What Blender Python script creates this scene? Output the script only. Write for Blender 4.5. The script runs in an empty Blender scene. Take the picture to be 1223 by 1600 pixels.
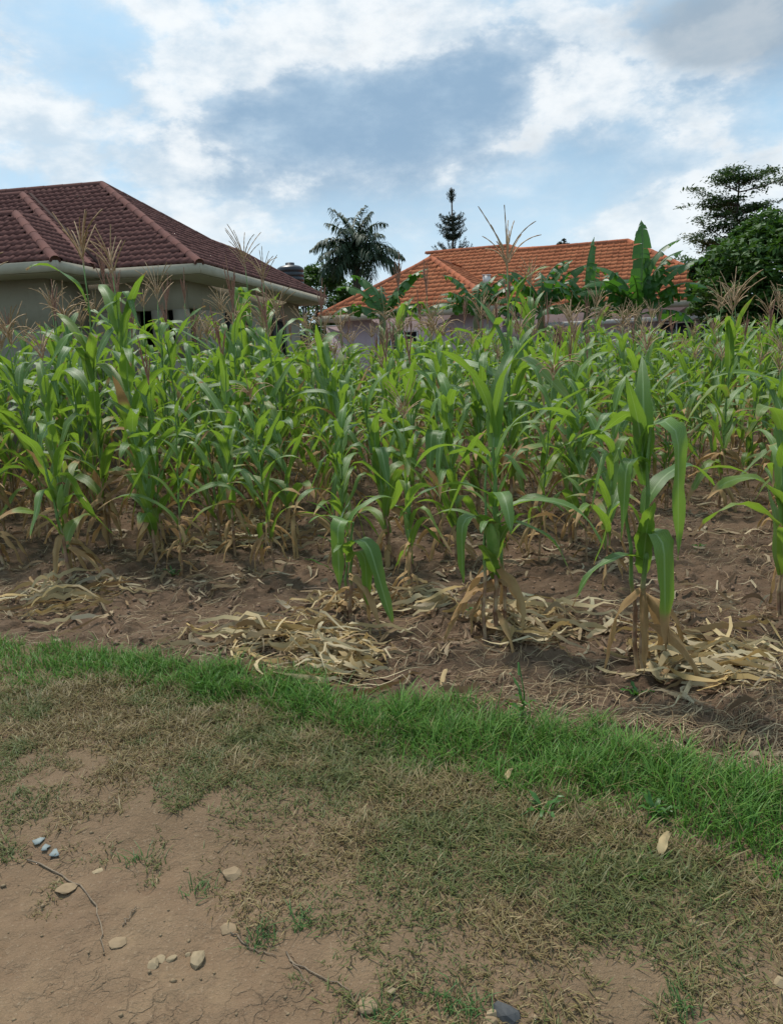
import bpy, math, random
import numpy as np
from mathutils import Matrix, Vector

rad = math.radians
scene = bpy.context.scene
COL = scene.collection
RS = np.random.RandomState
random.seed(7)

# ------------------------------------------------------------------ camera, sky, sun, exposure
EYE, PITCH, ROLL, FOC = 1.4, 0.20, 0.04, 1200.0
_f = np.array([0, math.cos(PITCH), -math.sin(PITCH)])
_u0 = np.array([0, math.sin(PITCH), math.cos(PITCH)])
_r0 = np.array([1.0, 0, 0])
_r = math.cos(ROLL) * _r0 - math.sin(ROLL) * _u0
_u = math.sin(ROLL) * _r0 + math.cos(ROLL) * _u0
cam_data = bpy.data.cameras.new('camera')
cam = bpy.data.objects.new('camera', cam_data)
COL.objects.link(cam)
cam_data.sensor_fit = 'VERTICAL'
cam_data.sensor_height = 36.0
cam_data.lens = FOC / 1600 * 36.0
cam_data.clip_start, cam_data.clip_end = 0.05, 9000
M = Matrix.Identity(4)
for i in range(3):
    M[i][0], M[i][1], M[i][2] = _r[i], _u[i], -_f[i]
M.translation = (0, 0, EYE)
cam.matrix_world = M
scene.camera = cam

def ray(px, py):
    d = _r * (px - 611.5) / FOC + _u * (800 - py) / FOC + _f
    return d
def ground(px, py, z=0.0):
    d = ray(px, py)
    t = (z - EYE) / d[2]
    return np.array([d[0] * t, d[1] * t])
def at_depth(px, py, Y):
    d = ray(px, py)
    t = Y / d[1]
    return np.array([d[0] * t, Y, EYE + d[2] * t])
def project(P):
    d = np.asarray(P, float) - np.array([0, 0, EYE])
    z = d @ _f
    return 611.5 + FOC * (d @ _r) / z, 800 - FOC * (d @ _u) / z, z

SUN_EL, SUN_AZ = rad(62), rad(-28)          # azimuth from +Y towards +X
world = bpy.data.worlds.new("World")
scene.world = world
world.use_nodes = True
wt = world.node_tree
wt.nodes.clear()
def WN(t, **kw):
    n = wt.nodes.new(t)
    for k, v in kw.items():
        setattr(n, k, v)
    return n
def wmath(op, a, b=None, c=None, clamp=False):
    n = WN('ShaderNodeMath', operation=op, use_clamp=clamp)
    for i, v in enumerate((a, b, c)):
        if v is None: continue
        if isinstance(v, (int, float)): n.inputs[i].default_value = v
        else: wt.links.new(v, n.inputs[i])
    return n.outputs[0]
w_out = WN('ShaderNodeOutputWorld')
w_bg = WN('ShaderNodeBackground')
SKY_K = 0.12
w_bg.inputs['Strength'].default_value = SKY_K
w_sky = WN('ShaderNodeTexSky', sky_type='NISHITA')
w_sky.sun_disc = False
w_sky.sun_elevation = SUN_EL
w_sky.sun_rotation = SUN_AZ
w_sky.air_density, w_sky.dust_density, w_sky.ozone_density = 1.0, 1.6, 1.0
w_tc = WN('ShaderNodeTexCoord')
w_str = WN('ShaderNodeVectorMath', operation='MULTIPLY')
w_str.inputs[1].default_value = (1, 1, 1.9)
wt.links.new(w_tc.outputs['Generated'], w_str.inputs[0])
def wnoise(scale, detail, rough, off):
    m = WN('ShaderNodeVectorMath', operation='ADD')
    m.inputs[1].default_value = off
    wt.links.new(w_str.outputs[0], m.inputs[0])
    n = WN('ShaderNodeTexNoise')
    n.inputs['Scale'].default_value = scale
    n.inputs['Detail'].default_value = detail
    n.inputs['Roughness'].default_value = rough
    n.inputs['Distortion'].default_value = 0.1
    wt.links.new(m.outputs[0], n.inputs['Vector'])
    return n.outputs['Fac']
def blob_sum(blobs):
    tot = None
    for px, py, r, w in blobs:
        d = ray(px, py); d = d / np.linalg.norm(d)
        n = WN('ShaderNodeVectorMath', operation='DISTANCE')
        n.inputs[1].default_value = (d[0], d[1], d[2] * 1.9)
        wt.links.new(w_str.outputs[0], n.inputs[0])
        mr = WN('ShaderNodeMapRange', interpolation_type='SMOOTHSTEP')
        mr.inputs['From Min'].default_value = 0.0
        mr.inputs['From Max'].default_value = r / FOC
        mr.inputs['To Min'].default_value = w
        mr.inputs['To Max'].default_value = 0.0
        wt.links.new(n.outputs['Value'], mr.inputs['Value'])
        tot = mr.outputs['Result'] if tot is None else wmath('ADD', tot, mr.outputs['Result'])
    return tot
def wstep(v, a, b, hi=1.0):
    mr = WN('ShaderNodeMapRange', interpolation_type='SMOOTHSTEP')
    mr.inputs['From Min'].default_value, mr.inputs['From Max'].default_value = a, b
    mr.inputs['To Max'].default_value = hi
    wt.links.new(v, mr.inputs['Value'])
    return mr.outputs['Result']
white_blobs = [(430, 20, 260, .8), (600, 50, 280, .9), (760, 20, 260, .8), (300, 60, 170, .5), (230, 140, 230, .75), (330, 130, 130, .5),
               (90, 200, 260, .6), (60, 160, 200, .5), (300, 300, 300, .55), (480, 270, 200, .5), (580, 270, 160, .5), (130, 300, 260, .4),
               (950, 130, 210, .8), (1080, 120, 190, .6), (870, 140, 120, .4), (1200, 60, 160, .5), (720, 205, 130, .6), (640, 208, 80, .4),
               (740, 290, 130, .5), (640, 355, 120, .4), (1000, 365, 150, .7), (920, 372, 120, .55), (1110, 350, 170, .7), (1180, 350, 170, .6),
               (1090, 300, 110, .4), (800, 125, 60, .4),
               (560, 175, 230, -.9), (400, 215, 190, -.7), (690, 150, 200, -.7), (830, 90, 130, -.5), (480, 130, 120, -.4), (860, 260, 200, -.4), (100, 70, 160, -.4)]
dark_blobs = [(600, 175, 260, .5), (330, 250, 200, .4), (520, 190, 330, .9), (380, 230, 230, .7), (700, 150, 270, .7), (860, 60, 170, .6), (500, 110, 200, .4), (1110, 45, 190, .9), (1190, 60, 170, .6),
              (180, 110, 120, .35), (900, 240, 380, .45), (1120, 210, 300, .4), (60, 60, 260, .35), (600, 330, 260, .25)]
nz1 = wnoise(6.0, 12, 0.60, (3.1, 1.7, 0.4))
nz2 = wnoise(2.6, 6, 0.5, (8.2, 4.1, 2.0))
nz3 = wnoise(14.0, 6, 0.6, (1.2, 7.1, 5.0))
wfield = wmath('ADD', wmath('MULTIPLY', blob_sum(white_blobs), 0.62), wmath('MULTIPLY_ADD', nz1, 3.6, -1.62))
wmask = wmath('ADD', wmath('MULTIPLY', wstep(wfield, 0.46, 0.80), .42), wmath('MULTIPLY', wstep(wfield, -0.05, 1.05), .58))
dfield = wmath('ADD', wmath('MULTIPLY', blob_sum(dark_blobs), 0.75), wmath('ADD', wmath('MULTIPLY_ADD', nz2, 1.3, -0.85), wmath('MULTIPLY', nz1, 0.7)))
dmask = wstep(dfield, 0.05, 1.05, 1.0)
def wmix(f, a, b):
    n = WN('ShaderNodeMix', data_type='RGBA')
    if isinstance(f, float): n.inputs['Factor'].default_value = f
    else: wt.links.new(f, n.inputs['Factor'])
    for s, v in (('A', a), ('B', b)):
        sock = [i for i in n.inputs if i.name == s and i.type == 'RGBA'][0]
        if isinstance(v, tuple): sock.default_value = v
        else: wt.links.new(v, sock)
    return [o for o in n.outputs if o.type == 'RGBA'][0]
K = 1.0 / SKY_K
def cw(r, g, b): return (r * K, g * K, b * K, 1)
veil = wmix(0.80, w_sky.outputs['Color'], cw(.335, .52, .66))        # thin high cloud over the blue
dk = wmix(wmath('MULTIPLY', dmask, 0.85), veil, cw(.19, .285, .40))
dk2 = wmath('MULTIPLY', wstep(wmath('ADD', wmath('MULTIPLY', nz3, .6), wmath('MULTIPLY', nz1, .7)), .52, .98), .6)
dk = wmix(dk2, dk, cw(.46, .57, .66))      # thin ragged wisps over the grey band
shade = wstep(wmath('MULTIPLY_ADD', nz3, 0.9, wmath('MULTIPLY', nz1, 0.6)), 0.56, 0.92)
wcol = wmix(shade, cw(.43, .515, .59), cw(.68, .705, .72))
fin = wmix(wmath('MULTIPLY', wmask, 0.92), dk, wcol)
w_sep = WN('ShaderNodeSeparateXYZ'); wt.links.new(w_tc.outputs['Generated'], w_sep.inputs[0])
w_low = wmath('MULTIPLY', wstep(wmath('MULTIPLY', w_sep.outputs['Z'], -1.0), -0.26, 0.02), .62)
fin = wmix(w_low, fin, cw(.56, .645, .69))      # pale air towards the horizon, all round
tfield = wmath('ADD', blob_sum([(1120, 45, 190, .9), (1200, 40, 170, .7), (1060, 20, 120, .3)]), wmath('MULTIPLY_ADD', nz1, 3.2, -1.75))
fin = wmix(wstep(tfield, .10, 1.0, .72), fin, cw(.25, .31, .37))      # grey underside of the cloud at the upper right
wt.links.new(fin, w_bg.inputs['Color'])
wt.links.new(w_bg.outputs[0], w_out.inputs['Surface'])

sun_d = bpy.data.lights.new('sun', 'SUN')
sun = bpy.data.objects.new('sun', sun_d)
COL.objects.link(sun)
sun_d.energy = 2.7
sun_d.angle = rad(7)
sun_d.color = (1.0, 0.95, 0.87)
sdir = Vector((math.sin(SUN_AZ) * math.cos(SUN_EL), math.cos(SUN_AZ) * math.cos(SUN_EL), math.sin(SUN_EL)))
sun.rotation_euler = sdir.to_track_quat('Z', 'Y').to_euler()
scene.view_settings.view_transform = 'Standard'
scene.view_settings.look = 'None'
scene.view_settings.exposure = 0.5
scene.view_settings.gamma = 1.0
scene.view_settings.use_curve_mapping = False
scene.cycles.max_bounces = 6
scene.cycles.transparent_max_bounces = 8

# ------------------------------------------------------------------ helpers
def mesh_np(name, V, Fs, attrs=None, uv=None, smooth=True, mat=None):
    V = np.asarray(V, np.float32)
    if not isinstance(Fs, (list, tuple)): Fs = [Fs]
    Fs = [np.asarray(f, np.int32) for f in Fs if len(f)]
    loops = np.concatenate([f.ravel() for f in Fs])
    tot = np.concatenate([np.full(len(f), f.shape[1], np.int32) for f in Fs])
    starts = np.concatenate([[0], np.cumsum(tot)[:-1]]).astype(np.int32)
    me = bpy.data.meshes.new(name)
    me.vertices.add(len(V)); me.vertices.foreach_set('co', V.ravel())
    me.loops.add(len(loops)); me.loops.foreach_set('vertex_index', loops)
    me.polygons.add(len(tot)); me.polygons.foreach_set('loop_start', starts)
    me.update(calc_edges=True)
    if smooth: me.polygons.foreach_set('use_smooth', np.ones(len(tot), bool))
    if uv is not None:
        l = me.uv_layers.new(name='UVMap')
        l.data.foreach_set('uv', np.asarray(uv, np.float32)[loops].ravel())
    for k, a in (attrs or {}).items():
        a = np.asarray(a, np.float32)
        if a.ndim == 1:
            at = me.attributes.new(k, 'FLOAT', 'POINT'); at.data.foreach_set('value', a)
        else:
            at = me.attributes.new(k, 'FLOAT_COLOR', 'POINT')
            at.data.foreach_set('color', np.concatenate([a, np.ones((len(a), 1), np.float32)], 1).ravel())
    if mat: me.materials.append(mat)
    return me

class MB:
    """collects pieces of one mesh"""
    def __init__(s):
        s.V, s.F3, s.F4, s.uv, s.dry, s.n = [], [], [], [], [], 0
    def add(s, V, F, uv=None, dry=None):
        V = np.asarray(V, float)
        s.V.append(V)
        F = np.asarray(F, int) + s.n
        (s.F3 if F.shape[1] == 3 else s.F4).append(F)
        s.uv.append(np.zeros((len(V), 2)) if uv is None else np.asarray(uv, float))
        s.dry.append(np.full(len(V), 0.0) if dry is None else np.broadcast_to(np.asarray(dry, float), (len(V),)))
        s.n += len(V)
        return s
    def more(s, F, base):
        F = np.asarray(F, int) + base
        (s.F3 if F.shape[1] == 3 else s.F4).append(F)
    def mesh(s, name, mat, smooth=True):
        Fs = []
        if s.F4: Fs.append(np.concatenate(s.F4))
        if s.F3: Fs.append(np.concatenate(s.F3))
        return mesh_np(name, np.concatenate(s.V), Fs, {'dry': np.concatenate(s.dry)}, np.concatenate(s.uv), smooth, mat)
    def box(s, c, size, ax=None, dry=0.0):
        """box centred at c, size along the axes ax (3x3 rows), bevel-free"""
        ax = np.eye(3) if ax is None else np.asarray(ax, float)
        h = np.asarray(size, float) / 2
        sg = np.array([[a, b, d] for d in (-1, 1) for b in (-1, 1) for a in (-1, 1)], float) * h
        V = np.asarray(c, float) + sg @ ax
        F = [[0, 2, 3, 1], [4, 5, 7, 6], [0, 1, 5, 4], [2, 6, 7, 3], [0, 4, 6, 2], [1, 3, 7, 5]]
        return s.add(V, F, dry=dry)
    def tube(s, P, R, sides=6, dry=0.0, cap=True):
        P = np.asarray(P, float); n = len(P)
        R = np.broadcast_to(np.asarray(R, float), (n,))
        T = np.gradient(P, axis=0); T /= np.linalg.norm(T, axis=1)[:, None] + 1e-9
        ref = np.array([0, 0, 1.0]) if abs(T[:, 2]).mean() < .8 else np.array([1.0, 0, 0])
        A = np.cross(T, ref); A /= np.linalg.norm(A, axis=1)[:, None] + 1e-9
        B = np.cross(T, A)
        th = np.arange(sides) / sides * 2 * np.pi
        V = P[:, None] + R[:, None, None] * (np.cos(th)[None, :, None] * A[:, None] + np.sin(th)[None, :, None] * B[:, None])
        V = V.reshape(-1, 3)
        i = np.arange(n - 1)[:, None] * sides; j = np.arange(sides)[None]; k = (j + 1) % sides
        F = np.stack([i + j, i + k, i + k + sides, i + j + sides], -1).reshape(-1, 4)
        d = np.broadcast_to(np.asarray(dry, float), (n,)).repeat(sides)
        uv = np.stack([np.tile(np.arange(sides) / sides, n), np.repeat(np.linspace(0, 1, n), sides)], 1)
        b = s.n
        s.add(V, F, uv, d)
        if cap:
            for base, c in ((b, P[0]), (b + (n - 1) * sides, P[-1])):
                m = s.n
                s.add([c], np.zeros((0, 3), int), dry=[d[0] if base == b else d[-1]])
                s.F3.append(np.stack([base + np.arange(sides), base + (np.arange(sides) + 1) % sides, np.full(sides, m)], 1))
        return s

def tag(o, label=None, cat=None, group=None, kind=None):
    if label: o['label'] = label
    if cat: o['category'] = cat
    if group: o['group'] = group
    if kind: o['kind'] = kind
    return o
def link(name, me, parent=None, matrix=None):
    o = bpy.data.objects.new(name, me)
    COL.objects.link(o)
    if parent is not None: o.parent = parent
    if matrix is not None: o.matrix_local = matrix
    return o
def empty(name, loc=(0, 0, 0), rz=0.0):
    o = bpy.data.objects.new(name, None)
    COL.objects.link(o)
    o.location = loc; o.rotation_euler = (0, 0, rz); o.empty_display_size = .2
    return o

def vnoise(x, y, seed=0):
    x = np.asarray(x, float); y = np.asarray(y, float)
    xi = np.floor(x).astype(np.int64); yi = np.floor(y).astype(np.int64)
    fx = x - xi; fy = y - yi
    fx = fx * fx * (3 - 2 * fx); fy = fy * fy * (3 - 2 * fy)
    def h(a, b):
        n = (a * 374761393 + b * 668265263 + seed * 974711) & 0x7fffffff
        n = ((n ^ (n >> 13)) * 1274126177) & 0x7fffffff
        return ((n ^ (n >> 16)) & 0xffff) / 65535.0
    return (h(xi, yi) * (1 - fx) + h(xi + 1, yi) * fx) * (1 - fy) + (h(xi, yi + 1) * (1 - fx) + h(xi + 1, yi + 1) * fx) * fy
def fbm(x, y, sc, octv=4, seed=0, gain=.5):
    t = 0; a = 1; n = 0
    for k in range(octv):
        t = t + a * vnoise(x / sc + 13.7 * k, y / sc - 7.3 * k, seed + k); n += a; a *= gain; sc *= .5
    return t / n
def sstep(v, a, b):
    t = np.clip((v - a) / (b - a), 0, 1)
    return t * t * (3 - 2 * t)

# ------------------------------------------------------------------ materials
def material(name):
    m = bpy.data.materials.new(name); m.use_nodes = True
    t = m.node_tree
    b = t.nodes['Principled BSDF']
    return m, t, b
class N:
    def __init__(s, t): s.t = t
    def n(s, typ, **kw):
        n = s.t.nodes.new(typ)
        for k, v in kw.items(): setattr(n, k, v)
        return n
    def put(s, sock, v):
        if isinstance(v, bpy.types.NodeSocket): s.t.links.new(v, sock)
        elif v is not None: sock.default_value = v
    def noise(s, scale, detail=4, rough=.55, vec=None, dist=0.0):
        n = s.n('ShaderNodeTexNoise')
        n.inputs['Scale'].default_value = scale; n.inputs['Detail'].default_value = detail
        n.inputs['Roughness'].default_value = rough; n.inputs['Distortion'].default_value = dist
        if vec is not None: s.put(n.inputs['Vector'], vec)
        return n.outputs['Fac']
    def math(s, op, a, b=None, c=None):
        n = s.n('ShaderNodeMath', operation=op)
        for i, v in enumerate((a, b, c)):
            if v is not None: s.put(n.inputs[i], v)
        return n.outputs[0]
    def mix(s, f, a, b):
        n = s.n('ShaderNodeMix', data_type='RGBA')
        s.put(n.inputs['Factor'], f)
        A = [i for i in n.inputs if i.name == 'A' and i.type == 'RGBA'][0]
        B = [i for i in n.inputs if i.name == 'B' and i.type == 'RGBA'][0]
        for k, v in ((A, a), (B, b)):
            s.put(k, (*v, 1) if isinstance(v, tuple) and len(v) == 3 else v)
        return [o for o in n.outputs if o.type == 'RGBA'][0]
    def step(s, v, a, b, lo=0.0, hi=1.0):
        n = s.n('ShaderNodeMapRange', interpolation_type='SMOOTHSTEP')
        s.put(n.inputs['Value'], v)
        n.inputs['From Min'].default_value, n.inputs['From Max'].default_value = a, b
        n.inputs['To Min'].default_value, n.inputs['To Max'].default_value = lo, hi
        return n.outputs['Result']
    def attr(s, name):
        return s.n('ShaderNodeAttribute', attribute_name=name)
    def obj(s):
        return s.n('ShaderNodeTexCoord').outputs['Object']
    def pos(s):
        return s.n('ShaderNodeNewGeometry').outputs['Position']
    def bump(s, h, strength, dist):
        n = s.n('ShaderNodeBump')
        n.inputs['Strength'].default_value = strength; n.inputs['Distance'].default_value = dist
        s.put(n.inputs['Height'], h)
        return n.outputs['Normal']
    def rand(s):
        return s.n('ShaderNodeObjectInfo').outputs['Random']

def leafy(name, c_lo, c_hi, trans, dry_c=(.36, .235, .10), dry_c2=(.25, .125, .045), tr=.35, rough=.46, midrib=True, veins=True):
    m, t, b = material(name); q = N(t)
    uv = q.n('ShaderNodeUVMap').outputs['UV']
    sep = q.n('ShaderNodeSeparateXYZ'); q.put(sep.inputs[0], uv)
    u, v = sep.outputs['X'], sep.outputs['Y']
    pn = q.noise(9, 4, .6, q.pos())
    dn = q.noise(70, 3, .6, q.pos())
    rnd = q.rand()
    f = q.math('ADD', q.math('MULTIPLY', pn, .6), q.math('MULTIPLY_ADD', rnd, .75, -.15))
    base = q.mix(f, c_lo, c_hi)
    if veins:
        s = q.math('SINE', q.math('MULTIPLY', u, 75.0))
        base = q.mix(q.math('MULTIPLY_ADD', s, .09, .09), base, tuple(x * .55 for x in c_lo))
    if midrib:
        au = q.math('ABSOLUTE', q.math('SUBTRACT', u, .5))
        mr = q.step(au, .025, .065, .9, 0.0)
        base = q.mix(mr, base, tuple(min(1, x * 1.0 + .10) for x in c_hi))
    dry = q.attr('dry').outputs['Fac']
    d2 = q.step(q.math('ADD', dry, q.math('MULTIPLY_ADD', pn, .5, -.25)), .35, .62)
    dcol = q.mix(q.step(q.noise(5, 3, .6, q.pos()), .35, .65), dry_c, dry_c2)
    dcol = q.mix(q.math('MULTIPLY', dn, .5), dcol, tuple(x * 1.35 for x in dry_c))
    yel = q.step(dry, .12, .42)
    base = q.mix(q.math('MULTIPLY', yel, .6), base, (.20, .24, .035))
    col = q.mix(d2, base, dcol)
    q.put(b.inputs['Base Color'], col)
    q.put(b.inputs['Roughness'], q.math('MULTIPLY_ADD', d2, .35, rough))
    b.inputs['Specular IOR Level'].default_value = .5
    trn = q.n('ShaderNodeBsdfTranslucent')
    q.put(trn.inputs['Color'], q.mix(d2, q.mix(q.math('MULTIPLY', pn, .6), trans, tuple(x * .7 for x in trans)), tuple(x * 1.1 for x in dry_c)))
    mx = q.n('ShaderNodeMixShader')
    q.put(mx.inputs[0], q.math('MULTIPLY_ADD', d2, -tr * .35, tr))
    t.links.new(b.outputs[0], mx.inputs[1]); t.links.new(trn.outputs[0], mx.inputs[2])
    if veins:
        nb = q.bump(q.math('ADD', q.math('SINE', q.math('MULTIPLY', u, 75.0)), q.math('MULTIPLY', pn, 3.0)), .25, .002)
        q.put(b.inputs['Normal'], nb); q.put(trn.inputs['Normal'], nb)
    t.links.new(mx.outputs[0], t.nodes['Material Output'].inputs['Surface'])
    return m

M_leaf = leafy('maize_leaf', (.050, .122, .024), (.135, .235, .042), (.32, .52, .045))
M_dryleaf = leafy('dry_maize_leaf', (.5, .4, .22), (.5, .4, .2), (.4, .3, .15), dry_c=(.47, .36, .19), dry_c2=(.33, .215, .095), tr=.2, rough=.6)
M_banana = leafy('banana_leaf', (.020, .070, .012), (.055, .145, .018), (.12, .32, .03), tr=.3)
M_palm = leafy('palm_leaflet', (.016, .036, .018), (.034, .064, .026), (.05, .10, .03), tr=.2, midrib=False, veins=False, rough=.65)
M_tree_a = leafy('broad_tree_leaf', (.018, .050, .010), (.060, .125, .020), (.09, .20, .02), tr=.22, midrib=False, veins=False, rough=.68)
M_tree_b = leafy('layered_tree_leaf', (.020, .048, .016), (.050, .088, .024), (.07, .14, .025), tr=.22, midrib=False, veins=False)
M_pine = leafy('pine_needle', (.012, .026, .016), (.022, .040, .022), (.02, .04, .015), tr=.1, midrib=False, veins=False)
M_weed = leafy('weed_leaf', (.04, .12, .02), (.07, .17, .03), (.12, .28, .03), tr=.3, midrib=False, veins=False)

def stalk_mat():
    m, t, b = material('maize_stalk'); q = N(t)
    dry = q.attr('dry').outputs['Fac']
    pn = q.noise(30, 4, .6, q.pos())
    base = q.mix(pn, (.08, .17, .03), (.15, .24, .06))
    dcol = q.mix(q.step(q.noise(18, 3, .6, q.pos()), .3, .7), (.36, .25, .13), (.20, .10, .06))
    q.put(b.inputs['Base Color'], q.mix(q.step(q.math('ADD', dry, q.math('MULTIPLY_ADD', pn, .4, -.2)), .3, .7), base, dcol))
    b.inputs['Roughness'].default_value = .5
    return m
M_stalk = stalk_mat()
def plain(name, c1, c2, scale=20, rough=.7, bump=.0, bd=.01, spec=.3, detail=5):
    m, t, b = material(name); q = N(t)
    n = q.noise(scale, detail, .6, q.pos())
    q.put(b.inputs['Base Color'], q.mix(q.step(n, .3, .7), c1, c2))
    b.inputs['Roughness'].default_value = rough
    b.inputs['Specular IOR Level'].default_value = spec
    if bump: q.put(b.inputs['Normal'], q.bump(n, bump, bd))
    return m
M_tassel_tan = plain('tassel_tan', (.44, .31, .18), (.33, .20, .11), 40, .8)
M_tassel_purple = plain('tassel_purple', (.24, .11, .08), (.36, .20, .13), 40, .8)
M_husk = plain('cob_husk', (.13, .24, .045), (.20, .30, .08), 30, .5, .2, .004)
M_silk = plain('cob_silk', (.16, .07, .035), (.26, .14, .07), 60, .8)
M_bark = plain('bark', (.08, .06, .045), (.14, .11, .085), 12, .9, .6, .02)
M_banana_stem = plain('banana_stem', (.10, .13, .05), (.16, .12, .06), 6, .6)
M_fascia = plain('fascia_paint', (.42, .37, .285), (.36, .315, .24), 5, .85, spec=.1)
M_white = plain('white_paint', (.72, .72, .70), (.62, .62, .60), 6, .55)
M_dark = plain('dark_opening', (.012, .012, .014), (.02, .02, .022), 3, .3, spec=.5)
M_gutter = plain('gutter_dark', (.035, .02, .018), (.05, .03, .025), 20, .95, spec=.1)  # dark matte tone for the thin strip along the roof valley
M_iron = plain('black_iron', (.02, .02, .022), (.035, .03, .03), 20, .5)
M_tank = plain('black_plastic', (.016, .017, .02), (.026, .028, .032), 4, .4, spec=.5)
M_stone_pale = plain('pale_stone', (.31, .235, .14), (.23, .17, .10), 25, .85, .4, .006)
M_stone_pink = plain('pink_stone', (.27, .19, .11), (.20, .14, .08), 25, .85, .4, .006)
M_stone_dark = plain('dark_stone', (.045, .046, .048), (.075, .074, .072), 25, .7, .4, .006)
M_plastic = plain('blue_scrap', (.25, .28, .27), (.19, .215, .205), 30, .9, spec=.1)
M_twig = plain('twig', (.24, .18, .12), (.15, .11, .075), 60, .85)

def plaster(name, c1, c2, c3):
    m, t, b = material(name); q = N(t)
    p = q.pos()
    n1 = q.noise(1.1, 6, .6, p); n2 = q.noise(9, 5, .65, p)
    col = q.mix(q.step(n1, .2, .85), c1, c2)
    streak = q.n('ShaderNodeVectorMath', operation='MULTIPLY'); q.put(streak.inputs[0], p); streak.inputs[1].default_value = (7, 7, .7)
    col = q.mix(q.math('MULTIPLY', q.step(q.noise(1.0, 4, .6, streak.outputs[0]), .5, .8), .45), col, c3)
    col = q.mix(q.math('MULTIPLY', q.step(n2, .5, .75), .3), col, c3)
    q.put(b.inputs['Base Color'], col)
    b.inputs['Roughness'].default_value = .9
    q.put(b.inputs['Normal'], q.bump(q.noise(60, 4, .6, p), .3, .004))
    return m
M_cement = plaster('grey_cement', (.37, .325, .25), (.30, .26, .20), (.21, .18, .14))
M_lilac = plaster('lilac_paint', (.46, .37, .40), (.42, .335, .365), (.36, .29, .31))

def tile_mat(name, c1, c2, c3):
    m, t, b = material(name); q = N(t)
    p = q.pos()
    n1 = q.noise(2.3, 4, .6, p); n2 = q.noise(35, 4, .6, p)
    wn = q.n('ShaderNodeTexWhiteNoise', noise_dimensions='1D')
    q.put(wn.inputs['W'], q.math('ADD', q.math('MULTIPLY', q.rand(), 91.0), q.math('MULTIPLY', q.attr('dry').outputs['Fac'], 57.0)))
    col = q.mix(q.step(q.math('ADD', q.math('MULTIPLY', n1, .6), q.math('MULTIPLY', wn.outputs['Value'], .4)), .25, .75), c1, c2)
    col = q.mix(q.math('MULTIPLY', q.step(n2, .5, .8), .35), col, c3)
    st = q.n('ShaderNodeVectorMath', operation='MULTIPLY'); q.put(st.inputs[0], p); st.inputs[1].default_value = (2.2, 2.2, .9)
    col = q.mix(q.math('MULTIPLY', q.step(q.noise(1.0, 6, .65, st.outputs[0]), .48, .72), .45), col, tuple(x * .62 for x in c3))
    col = q.mix(q.math('MULTIPLY', q.step(q.noise(5.0, 6, .7, p), .56, .72), .35), col, tuple(min(1, x * 1.35 + .03) for x in c1))
    q.put(b.inputs['Base Color'], col)
    b.inputs['Roughness'].default_value = .9
    b.inputs['Specular IOR Level'].default_value = .05
    return m
M_tile_brown = tile_mat('brown_roof_tile', (.140, .066, .056), (.115, .054, .047), (.18, .095, .082))
M_tile_orange = tile_mat('orange_roof_tile', (.47, .170, .082), (.375, .125, .060), (.27, .095, .055))
M_cap_brown = tile_mat('brown_ridge', (.135, .066, .056), (.120, .058, .050), (.18, .085, .07))
M_cap_orange = tile_mat('orange_ridge', (.36, .12, .06), (.28, .10, .055), (.24, .12, .09))

# ------------------------------------------------------------------ ground: one height field, split where the surface changes
def curve_of(pts):
    g = np.array([ground(*p) for p in pts]); g = g[np.argsort(g[:, 0])]
    def f(x):
        y = np.interp(x, g[:, 0], g[:, 1])
        sl = (g[-1, 1] - g[0, 1]) / (g[-1, 0] - g[0, 0])
        y = np.where(x < g[0, 0], g[0, 1] + (x - g[0, 0]) * sl, y)
        y = np.where(x > g[-1, 0], g[-1, 1] + (x - g[-1, 0]) * sl, y)
        return y
    return f
yF = curve_of([(0, 1012), (130, 1030), (250, 1045), (400, 1062), (520, 1092), (640, 1125), (760, 1125), (880, 1155), (1000, 1180), (1100, 1200), (1223, 1235)])
yG = curve_of([(0, 1105), (180, 1090), (330, 1120), (480, 1165), (600, 1215), (740, 1270), (860, 1310), (1000, 1350), (1110, 1385), (1223, 1440)])
yP = curve_of([(0, 1290), (140, 1300), (280, 1325), (400, 1395), (500, 1455), (600, 1530), (760, 1560), (900, 1590), (1223, 1680)])

def hgt(x, y):
    x = np.asarray(x, float); y = np.asarray(y, float)
    e = sstep(y - yF(x) + .10 * (fbm(x, y, .3, 2, 5) - .5), -.05, .12)      # soil
    p = 1 - sstep(y - yP(x) + .25 * (fbm(x, y, .4, 3, 9) - .5), -.15, .2)   # track
    near = 1 - sstep(y, 14, 40)
    h = .035 * (fbm(x, y, 1.3, 2, 3) - .5)
    s = .060 * (fbm(x, y, .55, 3, 21) - .5) + .075 * np.abs(fbm(x, y, .17, 4, 31, .65) - .5) + .050 * (fbm(x, y, .07, 3, 37, .65) - .5)
    s = s + .03 * sstep(fbm(x, y, .12, 2, 77), .62, .72)
    h = h + e * (s - .01)
    g = (1 - e) * (1 - p)
    h = h + g * (.02 * (fbm(x, y, .16, 3, 41) - .5) + .016)
    h = h + p * (-.03 + .03 * (fbm(x, y, .5, 3, 51) - .5) + .030 * (fbm(x, y, .15, 4, 53, .6) - .5) + .012 * (fbm(x, y, .045, 2, 57) - .5) + .007 * sstep(np.abs(fbm(x, y, .20, 3, 59, .6) - .5), .0, .022))
    return h * near

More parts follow.
